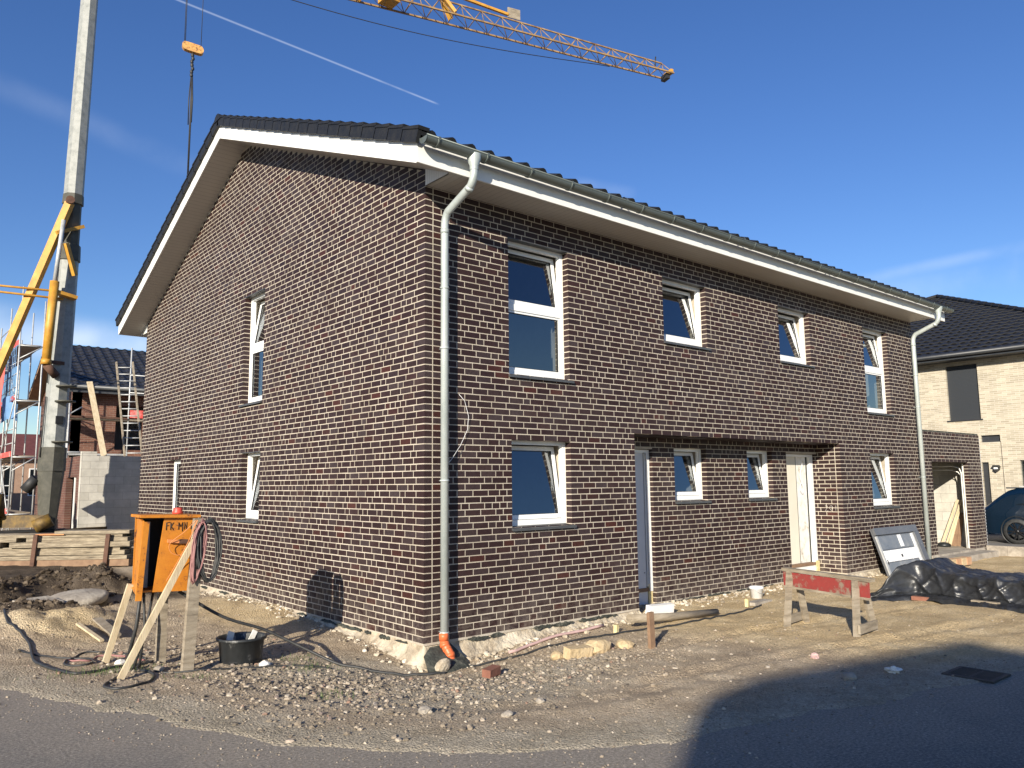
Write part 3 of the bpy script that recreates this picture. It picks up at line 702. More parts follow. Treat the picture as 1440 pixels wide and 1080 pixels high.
# --- windows
def window(kind,P,u0,u1,z0,z1,parent,tall=False,tilt=9,hinge='l',sill=True,label=None,solid=False):
    """P(u,w,z); frame sits behind the reveal at w=.115.."""
    f=MB(); fw=.055; a,b=.118,.185
    def bx(mb,ua,ub,wa,wb,za,zb,m=0):
        vs=[P(ua,wa,za),P(ub,wa,za),P(ub,wb,za),P(ua,wb,za),P(ua,wa,zb),P(ub,wa,zb),P(ub,wb,zb),P(ua,wb,zb)]
        mb.add(vs,[(0,3,2,1),(4,5,6,7),(0,1,5,4),(2,3,7,6),(3,0,4,7),(1,2,6,5)],m)
    zb=z0+.012
    bx(f,u0-.02,u0+fw,a,b,zb,z1+.02); bx(f,u1-fw,u1+.02,a,b,zb,z1+.02)
    bx(f,u0+fw,u1-fw,a,b,z1-fw,z1+.02); bx(f,u0+fw,u1-fw,a,b,zb,zb+fw+.02)
    # narrow step mouldings on the outer frame
    for (ua,ub,za,zc) in ((u0+fw,u0+fw+.012,zb+fw+.02,z1-fw),(u1-fw-.012,u1-fw,zb+fw+.02,z1-fw)):
        bx(f,ua,ub,a+.028,b,za,zc)
    w=MB(); 
    o=f.build('window',M['pvc'],parent)
    if label: o['label']=label
    sashes=[]
    zi0,zi1=zb+fw+.02,z1-fw
    if tall:
        zm=(zi0+zi1)/2
        t=MB(); bx(t,u0+fw,u1-fw,a+.002,b-.002,zm-.045,zm+.045); t.build('transom',M['pvc'],o)
        sashes=[(zm+.045,zi1,tilt),(zi0,zm-.045,0)]
    else: sashes=[(zi0,zi1,tilt)]
    for (s0,s1,tl) in sashes:
        s=MB(); g=MB(); sg=MB(); sw=.062; ua,ub=u0+fw+.006,u1-fw-.006; T=radians(tl)
        def Q(u,w_,z):   # tilt about the bottom edge, inward
            dz=z-s0; dw=w_-.15
            return P(u,.150+dw*cos(T)+dz*sin(T),s0+dz*cos(T)-dw*sin(T)+.004)
        def bq(mb,ua_,ub_,wa,wb,za,zb_,m=0):
            vs=[Q(ua_,wa,za),Q(ub_,wa,za),Q(ub_,wb,za),Q(ua_,wb,za),Q(ua_,wa,zb_),Q(ub_,wa,zb_),Q(ub_,wb,zb_),Q(ua_,wb,zb_)]
            mb.add(vs,[(0,3,2,1),(4,5,6,7),(0,1,5,4),(2,3,7,6),(3,0,4,7),(1,2,6,5)],m)
        w0,w1=(.135,.205) if tl else (.133,.182)
        s1b=s1-.006
        if tl: s1b=s1-.004
        else: sw=.03
        bq(s,ua,ua+sw,w0,w1,s0,s1b); bq(s,ub-sw,ub,w0,w1,s0,s1b); bq(s,ua+sw,ub-sw,w0,w1,s0,s0+sw); bq(s,ua+sw,ub-sw,w0,w1,s1b-sw,s1b)
        k=sw
        for (x0,x1,y0,y1) in ((ua+k,ua+k+.008,s0+k,s1b-k),(ub-k-.008,ub-k,s0+k,s1b-k),(ua+k+.008,ub-k-.008,s0+k,s0+k+.008),(ua+k+.008,ub-k-.008,s1b-k-.008,s1b-k)):
            bq(sg,x0,x1,w0+.008,w1-.006,y0,y1)
        if solid: bq(g,ua+k,ub-k,w0+.018,w0+.022,s0+k,s1b-k)
        else:
            vs=[Q(ua+k+.004,w0+.02,s0+k+.004),Q(ub-k-.004,w0+.02,s0+k+.004),Q(ub-k-.004,w0+.02,s1b-k-.004),Q(ua+k+.004,w0+.02,s1b-k-.004)]
            g.add(vs,[(0,1,2,3)])
        s.build('sash',M['pvc'],o); sg.build('glazing_seal',M['seal'],o); g.build('pane',M['glass'],o)
        if tl:
            h=MB(); um=ub-.03 if hinge=='l' else ua+.03
            zc=(s0+s1)/2
            bq(h,um-.012,um+.012,w1,w1+.03,zc-.03,zc+.03); bq(h,um-.01,um+.01,w1+.03,w1+.045,zc-.12,zc+.01); h.build('handle',M['pvc'],o)
    if sill:
        q=MB(); ex=.05
        vs=[P(u0-.0,.118,z0+.008),P(u1+.0,.118,z0+.008),P(u1+ex,-.045,z0-.016),P(u0-ex*.3,-.045,z0-.016),
            P(u0-.0,.118,z0-.020),P(u1+.0,.118,z0-.020),P(u1+ex,-.045,z0-.050),P(u0-ex*.3,-.045,z0-.050)]
        q.add(vs,[(0,1,2,3),(7,6,5,4),(0,4,5,1),(1,5,6,2),(2,6,7,3),(3,7,4,0)]); q.build('sill',M['sill'],o)
    return o
for i,h in enumerate(FH): window('f',PF,*h,house,tall=i in(0,4),tilt=8 if i in (0,4) else 9,
    sill=True)
for i,h in enumerate(GH): window('g',PG,*h,house,tall=i==0,tilt=9 if i<2 else 0,hinge='r')
for h in BHs[2:]: window('b',PB,*h,house,tilt=9)
# small caulk / lintel plates over upper windows
for h in (FH[0],FH[2],FH[3],FH[4]): lp=MB(); lp.box(h[0]-.003,h[1]+.22,-.004,.10,h[3]-.002,h[3]+.010); lp.build('lintel_plate',M['sill'],house)
for h in GH[:2]: lp=MB(); lp.box(-.004,.10,h[0]-.003,h[1]+.18,h[3]-.002,h[3]+.010); lp.build('lintel_plate',M['sill'],house)

# --- doors
def door_one():
    d=MB(); y=RY+.13
    d.box(3.935,4.845,y-.035,y+.03,.16,2.40); o=d.build('door',M['door_grey'],house); o['label']='grey front door leaf in the left doorway of the porch'
    h=MB(); h.box(4.79,4.82,y-.040,y-.0355,.40,.412); h.box(4.30,4.33,y-.08,y-.04,1.1,1.3); h.build('handle',M['dark_steel'],o)
    f=MB(); f.box(4.905,4.983,y-.06,y+.05,.10,2.45); f.box(3.935,4.905,y-.06,y+.05,2.40,2.45)
    f.box(4.868,4.885,y-.045,y+.03,.18,2.39); f.build('frame',M['pvc'],o)
    g=MB(); g.box(4.846,4.867,y-.02,y+.05,.16,2.40); g.box(4.886,4.904,y-.03,y+.04,.16,2.40); g.build('seal',M['seal'],o)
    s=MB(); s.box(3.935,4.90,y-.05,y+.06,.10,.155); s.build('threshold',M['wood_brown'],o)
    s=MB(); s.box(3.935,4.88,y-.03,y+.04,-.25,.098); s.build('threshold',M['door_grey'],o)
    s=MB(); s.box(4.885,4.98,y-.05,y+.0,-.10,.22); s.build('sealing_foam',M['foam_yellow'],o)
def door_two():
    y=RY+.10
    d=MB(); d.box(9.22,9.80,y+.05,y+.10,.20,2.40); o=d.build('door',M['cream'],house); o['label']='cream door leaf in the right doorway of the porch'
    b=MB(); b.box(9.80,10.20,y+.052,y+.09,.20,2.40); b.build('door_leaf_lining',M['stained'],o)
    g=MB(); g.box(10.20,10.27,y+.054,y+.10,.20,2.40); g.box(9.795,9.805,y+.045,y+.05,.2,2.4); g.build('seal',M['seal'],o)
    f=MB(); f.box(10.27,10.395,y-.01,y+.10,.12,2.45); f.box(9.21,10.27,y-.01,y+.10,2.40,2.45); f.build('frame',M['pvc'],o)
    s=MB(); s.box(9.21,10.39,y-.03,y+.09,.14,.195); s.build('threshold',M['wood_brown'],o)
    s=MB(); s.box(9.21,10.36,y-.01,y+.06,-.12,.138); s.build('threshold',M['styro'],o)
    s=MB(); s.box(10.28,10.40,y-.04,y-.012,-.06,.22); s.build('sealing_foam',M['foam_yellow'],o)
    c=MB(); pts=[(9.93+.05*sin(t*9),y-.0,2.38-.75*t) for t in [i/24 for i in range(25)]]; c.tube(pts,.006,6); 
    c.tube([(9.93+.07*cos(a),y-.0,1.75+.10*sin(a)) for a in [i*.5 for i in range(12)]],.006,6); c.build('loose_wire',M['white_plastic'],o)
    h=MB(); h.box(9.24,9.30,y+.0,y+.05,1.18,1.22); h.build('handle',M['dark_steel'],o)
door_one(); door_two()
# chalk number on the porch cheek
ck=MB(); xx=REC[1]-.004
def stroke(mb,pts,r,P): mb.tube([P(*p) for p in pts],r,5)
Pc=lambda a,b:(xx,.40-a,b+1.26)
for pts in ([(0,.09),(.02,.115),(.05,.1),(.05,.07),(0,0),(.07,0)],[(.12,.02),(.10,.06),(.12,.11),(.15,.11),(.17,.06),(.15,.01),(.12,.02)],[(.21,.09),(.24,.115),(.235,0)]):
    stroke(ck,pts,.0035,Pc)
ck.build('chalk_number',M['chalk'],house)
# thin white wire on the front wall next to the downpipe
w=MB(); w.tube([(.52,-.015,3.06),(.60,-.03,2.98),(.66,-.035,2.78),(.645,-.03,2.6),(.52,-.05,2.4),(.36,-.08,2.22),(.27,-.12,2.16)],.003,6); w.build('loose_wire',M['white_plastic'],house)

# --- roof
YO=.58; XO=.50
th=math.atan(SL); cs=cos(th)
sf=MB(); sf.box(.0,LX,-YO,-.002,5.752,5.772); sf.build('soffit',M['soffit_x'],house); sf=MB(); sf.box(0,LX,WY+.002,WY+YO,5.752,5.772)
sf.build('soffit',M['soffit_x'],house)
def slope_strip(mb,x0,x1,y0,y1,dz0,dz1,m=0):
    for sgn in (0,1):
        def yy(y): return y if not sgn else WY-y
        a,b=y0,y1
        vs=[(x,yy(y),ZS0+SL*y+dz) for x in (x0,x1) for y in (a,b) for dz in (dz0,dz1)]
        mb.add(vs,[(0,1,3,2),(4,6,7,5),(0,2,6,4),(1,5,7,3),(0,4,5,1),(2,3,7,6)],m)
vs_=MB(); slope_strip(vs_,-XO,.003,-YO,WY/2,.0,.02); vs_.build('soffit',M['soffit_y'],house); vs_=MB(); slope_strip(vs_,LX-.003,LX+XO,-YO,WY/2,.0,.02); vs_.build('soffit',M['soffit_y'],house)
ck=MB()
for x in (.0,LX-.02):
    for sgn in (0,1):
        yy=(lambda y:y) if not sgn else (lambda y:WY-y)
        ck.prism([(yy(-.002),5.752),(yy(-.50),5.752),(yy(-.50),ZS0-SL*.5),(yy(-.002),ZS0)],'x',x-.003,x+.02)
ck.build('eaves_cheek',M['cheek'],house)
vb=MB()
slope_strip(vb,-XO-.022,-XO,-YO-.0,WY/2,-.006,.27)
vb.build('verge_board',M['white'],house)
vb=MB(); slope_strip(vb,LX+XO,LX+XO+.022,-YO,WY/2,-.006,.27); vb.build('verge_board',M['white'],house)
fb=MB()
fb.box(-XO-.022,LX+XO+.022,-YO-.024,-YO-.001,5.735,6.045); fb.build('fascia',M['white'],house); fb=MB(); fb.box(-XO-.022,LX+XO+.022,WY+YO+.001,WY+YO+.024,5.735,6.045)
# joints in the fascia
fb.build('fascia',M['white'],house)
# roof deck
rd=MB(); slope_strip(rd,-XO+.002,LX+XO-.002,-YO+.01,WY/2,.03,.31); rd.build('roof_deck',M['dark_joint'],house)
# tiles
def tiled(mb,x0,x1,ny,yeave,zeave,ydir,slope,step=.345,wid=.30,amp=.048,res=8,m=0):
    """wavy overlapping courses; from eave going up"""
    c=cos(math.atan(slope)); s_=sin(math.atan(slope)); n=int(round((x1-x0)/wid)); wid=(x1-x0)/n
    cols=n*res+1
    for k in range(ny):
        d0=k*step-.02; d1=(k+1)*step+.06; vs=[];fs=[]
        for i in range(cols):
            x=x0+(x1-x0)*i/(cols-1); ph=(i%res)/res
            h=amp*(max(0,cos(2*pi*(ph-.5)))**.8) - .004
            for (d,l) in ((d0,.004),(d0,.034),(d1,.006)):
                hh=h+l if l>.005 or d>d0 else h-.012
                y=yeave+ydir*(d*c - hh*s_); z=zeave+d*s_+hh*c
                vs.append((x,y,z))
        for i in range(cols-1):
            a=i*3; b=a+3
            fs+=[(a,b,b+1,a+1),(a+1,b+1,b+2,a+2)]
        mb.add(vs,fs,m,False)
rt=MB(); ye=-YO-.09; ze=ZS0+SL*(-YO-.09)+.365
LS=(WY/2-ye)/cs; ncourse=int(LS/.345)
tiled(rt,-XO-.03,LX+XO+.03,ncourse,ye,ze,1,SL,step=LS/ncourse); tiled(rt,-XO-.03,LX+XO+.03,ncourse,WY-ye,ze,-1,SL,step=LS/ncourse)
roof=rt.build('roof',M['tile'],house,recalc=False)
st=LS/ncourse
for (xa,xb) in ((-XO-.075,-XO-.024),(LX+XO+.024,LX+XO+.075)):
    vt=MB()
    for sgn in (0,1):
        for k in range(ncourse):
            d0=k*st-.02; d1=(k+1)*st-.004
            def PT(d,h):
                y=ye+d*cs-h*sin(th); z=ze+d*sin(th)+h*cs
                return ((y if not sgn else WY-y),z)
            poly=[PT(d0,-.115),PT(d1,-.130),PT(d1,.035),PT(d0,.068)]
            vt.prism(poly,'x',xa,xb)
            # rolled top of the verge tile
            tp=[PT(d0-.01,.045),PT(d1,.02),PT(d1,.05),PT(d0-.01,.088)]
            vt.prism(tp,'x',min(xa,xb)-.012 if xa<0 else xa-.10,max(xa,xb)+.10 if xa<0 else xb+.012)
    vt.build('verge_tiles',M['tile'],roof)
rc=MB(); zr=ze+SL*(WY/2-ye)
x=-XO-.09; k=0
while x<LX+XO+.05:
    n=8; pts0=[];
    for (xx_,r0) in ((x,.145),(x+.40,.125)):
        for i in range(n+1):
            a=pi*i/n; pts0.append((xx_,WY/2+r0*cos(a)*1.05,zr-.045+r0*sin(a)*.95))
    rc.add(pts0,[(i,i+1,n+2+i,n+1+i) for i in range(n)]+[tuple(range(n+1)),tuple(range(2*n+1,n,-1))],0,False)
    x+=.375
rc.build('ridge_caps',M['tile'],roof)

# --- gutter
gt=MB(); r=.078; yc,zc=-.745,5.995; n=14; nx_=40
vs=[];fs=[]
for (rr_) in (r,r-.004):
    for xx_ in (-XO-.03,LX+XO+.03):
        for i in range(n+1):
            a=pi+pi*i/n; vs.append((xx_,yc+rr_*cos(a),zc+rr_*sin(a)))
q=n+1
fs+=[(i,i+1,q+i+1,q+i) for i in range(n)]+[(2*q+i,3*q+i,3*q+i+1,2*q+i+1) for i in range(n)]
gt.add(vs,fs,0,True)
gt.tube([(-XO-.03,yc-r,zc+.006),(LX+XO+.03,yc-r,zc+.006)],.011,8)
gt.tube([(-XO-.03,yc+r,zc+.002),(LX+XO+.03,yc+r,zc+.002)],.005,6)
for xx_ in (-XO-.03,LX+XO+.03):
    vs=[(xx_,yc+(r+.004)*cos(pi+pi*i/n),zc+(r+.004)*sin(pi+pi*i/n)) for i in range(n+1)]; gt.add(vs+[(xx_+.004,a,b) for (_,a,b) in vs],[tuple(range(n+1)),tuple(range(2*n+1,n,-1))])
for xx_ in (3.0,6.0,9.0,12.0): gt.lathe([(r+.003,-.02),(r+.003,.02)],(xx_,yc,zc),n=24,axis='x')
gt.v=[q_ for q_ in gt.v]
gut=gt.build('gutter',M['gutter_zinc'],house)
x=-.35
while x<LX+.4:
    b_=MB(); vs=[]; 
    for w_ in (-.015,.015):
        for i in range(n+1):
            a=pi+pi*i/n
            for rr_ in (r+.003,r+.008): vs.append((x+w_,yc+rr_*cos(a),zc+rr_*sin(a)))
    q=2*(n+1); fs=[]
    for i in range(n):
        a=2*i; fs+=[(a+1,a+3,q+a+3,q+a+1),(a,a+1,a+3,a+2)[::-1],(q+a,q+a+1,q+a+3,q+a+2)]
    b_.add(vs,fs,0,True); b_.box(x-.015,x+.015,yc-r-.014,yc-r-.006,zc-.02,zc+.02)
    b_.build('bracket',M['gutter_zinc'],gut); x+=.74
def downpipe(x,zb,label):
    d=MB(); R0=.05
    top=[(x,yc,zc-.03),(x,yc,zc-.22)]
    # funnel outlet
    d.lathe([(.092,-.0),(.088,-.06),(.056,-.15),(.054,-.20)],(x,yc,zc-.02),n=20)
    def arc(p,c_,q_,k=6):
        return [tuple(Vector(p)*(1-t)**2+Vector(c_)*2*t*(1-t)+Vector(q_)*t*t) for t in [i/k for i in range(k+1)]]
    a=(x,yc,zc-.19); b1=(x,yc,zc-.27); e1=(x,yc+.13,zc-.42)
    f0=(x,-.22,5.42-.08); f1=(x,-.115,5.24); f2=(x,-.115,5.10)
    path=[a]+arc((x,yc,zc-.24),(x,yc,zc-.33),(x,yc+.075,zc-.405))+arc((x,-.19,5.40),(x,-.115,5.33),(x,-.115,5.22))+[(x,-.115,zb)]
    d.tube(path,R0,20)
    for z in (5.15,): d.tube([(x,-.115,z-.03),(x,-.115,z+.03)],R0+.004,20)
    d.tube([(x,yc+.085,zc-.41),(x,yc+.12,zc-.445)],R0+.004,20)
    o=d.build('downpipe',M['zinc'],house); o['label']=label
    for z in (4.4,3.62,1.95,zb+.02):
        c_=MB(); c_.tube([(x,-.115,z-.012),(x,-.115,z+.012)],R0+.006,20); c_.tube([(x-R0-.02,-.115,z),(x+R0+.02,-.115,z)],.007,6); c_.tube([(x,-.115,z),(x,.01,z)],.007,6)
        c_.build('pipe_clip',M['zinc'],o)
    return o
downpipe(.225,.10,'near zinc downpipe ending in an orange drain bend')
downpipe(14.12,-.1,'far zinc downpipe beside the garage')
op=MB(); X0=.215
op.tube([(X0,-.115,.12),(X0,-.115,.03)],.058,20); op.tube([(X0,-.115,.04),(X0+.004,-.13,-.02),(X0+.016,-.165,-.07),(X0+.03,-.2,-.12),(X0+.034,-.215,-.18),(X0+.034,-.22,-.36)],.054,20)
for (p,q_) in (((X0+.001,-.12,-.0),(X0+.006,-.135,-.04)),((X0+.027,-.195,-.11),(X0+.032,-.21,-.155))): op.tube([p,q_],.060,20)
for (p,q_) in (((X0+.014,-.16,-.065),(X0+.017,-.168,-.075)),): op.tube([p,q_],.058,20)
op.build('drain_bend',M['orange_pipe'],house)

# ------------------------------------------------------------------ own garage
gar=thing('brick_garage',(14.4,0,0),'low flat-roofed garage in dark clinker brick beside the far downpipe, open and empty','garage')
gx0,gx1,gtop=LX+.01,18.12,37*RH
gw=MB(); ho=[(14.93,17.22,-.2,28*RH)]
lay(gw,PF,range(-1,37),lambda k,z:cut([(gx0,gx1,-1)],z,ho),seed=31)
PGR=lambda u,w,z:(14.93-w,u,z)
slab_with_holes(gw,PF,[gx0,gx1-.004],[-.1,gtop-.01],[(14.93-e,17.22+e,-.2,28*RH+e)],e,.118,1)
gw.build('wall',[M['brick'],M['mortar']],gar)
gb=MB(); gb.box(gx0,gx0+.2,.24,6,-.1,gtop-.02); gb.build('side_wall',M['aerated_y'],gar); gb=MB(); gb.box(gx1-.24,gx1,.24,6,-.1,gtop-.02); gb.build('side_wall',M['aerated_y'],gar)
gb=MB(); gb.box(gx0+.2,gx1-.24,5.8,6,-.1,gtop-.02); gb.build('rear_wall',M['aerated'],gar)
gb=MB(); gb.box(gx0,gx1,.02,6,gtop-.015,gtop+.03); gb.build('roof',M['bitumen'],gar)
gb=MB(); gb.box(gx0+.2,gx1-.24,-.02,5.8,-.15,.08); gb.build('floor',M['concrete'],gar)
gb=MB(); 
for k in range(36): gb.box(gx1+.002,gx1+.03,.0,.10,k*RH+.01,k*RH+.06)
gb.box(gx1+.002,gx1+.018,.005,.2,-.02,gtop-.03)
gb.build('edge_insulation',M['white_plastic'],gar)
gb=MB()
gb.box(17.245,17.275,.125,.155,.085,2.30); gb.box(17.245,17.31,.157,.163,.085,2.30); gb.build('door_track',M['white'],gar)
gb=MB(); gb.tube([(17.29,.21,.085),(17.29,.21,2.06),(17.29,.25,2.18),(17.29,.4,2.24),(17.29,4,2.26)],.016,6)
gb.build('door_track',M['white'],gar)
gb=MB(); gb.box(17.88,18.0,.119,.24,.085,gtop-.05); gb.build('pier',M['dark_joint'],gar)
gb=MB(); gb.tube([(17.40,.26,.085),(17.40,.26,1.98),(17.38,.32,2.08),(17.38,.5,2.14),(17.38,4,2.16)],.014,6)
gb.build('door_track',M['white'],gar)
ap=MB(); ap.box(14.5,17.6,-.42,-.02,-.2,.03); ap.build('doorstep',M['concrete'],gar)
# planks leaning inside the garage
for i,(yb,yt,zt,wd,xb) in enumerate(((.98,.50,1.34,.07,17.62),(.88,.47,1.20,.05,17.66),(.80,.44,1.33,.08,17.70),(.70,.60,.82,.12,17.74),(.60,.48,.98,.09,17.78))):
    p=MB(); p.beam((xb,yb,.085),(xb+.08,yt,zt),wd,.022,up=(-1,0,0))
    single(p,'plank',M['wood_new'] if i<3 else M['wood_brown'],['long pale plank leaning leftmost in the garage opening','thin pale batten, second from the left in the garage opening','pale plank leaning third from the left in the garage','short wide brown board standing in the garage','brown board standing next to the white door track'][i],'plank',(xb,yb,.085),'planks leaning in the garage')
bb=MB(); bb.lathe([(.0,0),(.17,0),(.18,.05),(.12,.10),(.0,.12)],(17.45,.85,.085),n=14); single(bb,'hose_reel',M['black_plastic'],'flat black reel lying on the garage floor','reel',(17.45,.85,.085))

# ------------------------------------------------------------------ neighbour house (beige)
nb=thing('beige_house',(23,-2.5,0),'two-storey house in beige brick with black hipped roof, right of the garage','house')
w=MB(); w.box(23,37,-2.4,-2.39,0,6.0); w.build('wall',M['beige_x'],nb); w=MB(); w.box(23,37,13.7,13.71,0,6.0); w.box(36.9,37,-2.39,13.7,0,6.0); w.build('wall',M['beige_x'],nb)
nh=[(1.56,2.54,3.86,5.71),(1.45,1.66,.1,2.43),(.55-.9,.55,.9,2.47),(1.05,1.62,3.08,3.31)]
w=MB(); slab_with_holes(w,lambda u,ww,z:(23+ww,u,z),[-2.39,13.7],[0,6.0],nh,0,.3); w.build('wall',M['beige_y'],nb)
for i,(a,b_,c,d) in enumerate(nh):
    m_=MB(); m_.box(23.10,23.14,a-.01,b_+.01,c-.01,d+.01); o=m_.build('roller_shutter' if i==0 else ('door' if i==1 else ('window' if i==2 else 'canopy_panel')),M['shutter'] if i==0 else (M['glass'] if i==2 else M['anthracite']),nb)
    if i in(0,2):
        m_=MB(); m_.box(22.96,23.1,a-.06,b_+.06,c-.04,c-.002); m_.build('sill',M['anthracite'],o)
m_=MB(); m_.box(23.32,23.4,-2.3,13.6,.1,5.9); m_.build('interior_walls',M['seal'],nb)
m_=MB(); m_.box(22.995,22.999,1.035,1.05,0,3.1); m_.build('movement_joint',M['dark_joint'],nb)
rf=MB(); e0=22.45; y0,y1=-2.95,14.3; apx=(y1-y0)/2; zz=6.05; sl=.45
ym=(y0+y1)/2
# hip roof as tiled west slope (rows of slightly stepped courses) plus plain other faces
K=24
for k in range(K):
    t0,t1=apx*k/K,apx*(k+1)/K; h0,h1=zz+sl*t0+.03,zz+sl*t1
    n=max(2,int((y1-y0-2*t0)/.3)*4)
    vs=[];fs=[]
    for i in range(n+1):
        for (t,h) in ((t0-.02,h0-.035),(t0-.02,h0),(t1+.02,h1)):
            y=(y0+t)+(y1-y0-2*t)*i/n; yb=(y0+t0)+(y1-y0-2*t0)*i/n
            bump=.03*max(0,cos(2*pi*(yb/.30)))
            vs.append((e0+t,y,h+bump))
    for i in range(n):
        a=i*3; fs+=[(a,a+3,a+4,a+1),(a+1,a+4,a+5,a+2)]
    rf.add(vs,fs)
A=(e0+apx,ym,zz+sl*apx); xE=37.5; B=(xE-apx,ym,zz+sl*apx) if xE-apx>e0+apx else (e0+apx+.01,ym,zz+sl*apx)
rf.add([(e0,y0,zz),(xE,y0,zz),(xE,y1,zz),(e0,y1,zz),A,B],[(0,1,5,4),(2,3,4,5),(1,2,5),(0,3,2,1)])
rf.build('roof',M['tile'],nb,recalc=False)
hp=MB()
for k in range(24):
    t=apx*k/24; t2=apx*(k+1.1)/24
    hp.tube([(e0+t,y0+t,zz+sl*t+.06),(e0+t2,y0+t2,zz+sl*t2+.05)],.10,8,smooth=False,r1=.085); hp.tube([(e0+t,y1-t,zz+sl*t+.06),(e0+t2,y1-t2,zz+sl*t2+.05)],.10,8,smooth=False,r1=.085)
hp.build('hip_caps',M['tile'],nb)
m_=MB(); m_.box(e0-.06,23,y0,y1,5.84,5.88); m_.box(e0-.08,e0-.03,y0-.05,y1+.05,5.84,6.03); m_.tube([(e0-.16,y0,5.99),(e0-.16,y1,5.99)],.075,10); m_.box(e0-.05,37.5,y0-.05,y0,5.84,6.03); m_.build('eaves',M['anthracite'],nb)
m_=MB(); m_.box(22.90,22.999,1.13,1.30,2.19,2.30); m_.prism([(1.10,2.26),(1.33,2.26),(1.29,2.33),(1.14,2.33)],'x',22.84,22.999); m_.prism([(1.12,2.18),(1.31,2.18),(1.215,2.10)],'x',22.88,22.999); o=m_.build('wall_lamp',M['dark_steel'],nb)
m_=MB(); m_.box(22.86,22.895,1.16,1.27,2.20,2.26); m_.build('lamp_glass',M['white_plastic'],o)

# driveway and its kerb stones
dr=MB(); dr.box(18.05,23,-14,5.5,-.1,.10); o=dr.build('driveway',noisy('driveway_paving',[(.15,.14,.13),(.22,.21,.19)],scale=3,rough=.9,bump=.4)); tag(o,kind='structure')
for i in range(9):
    k=MB(); y=-.03-i*.5; k.box(17.93,18.045,y-.494,y,-.28,.13+.004*sin(i*3)); 
    single(k,'kerb_stone',M['concrete'],['pale kerb stone touching the garage pier','second pale kerb stone from the garage pier','pale kerb stone at the right edge of the photo'][min(i,2)],'kerb stone',(17.98,y-.25,-.28),'kerb stones along the driveway')

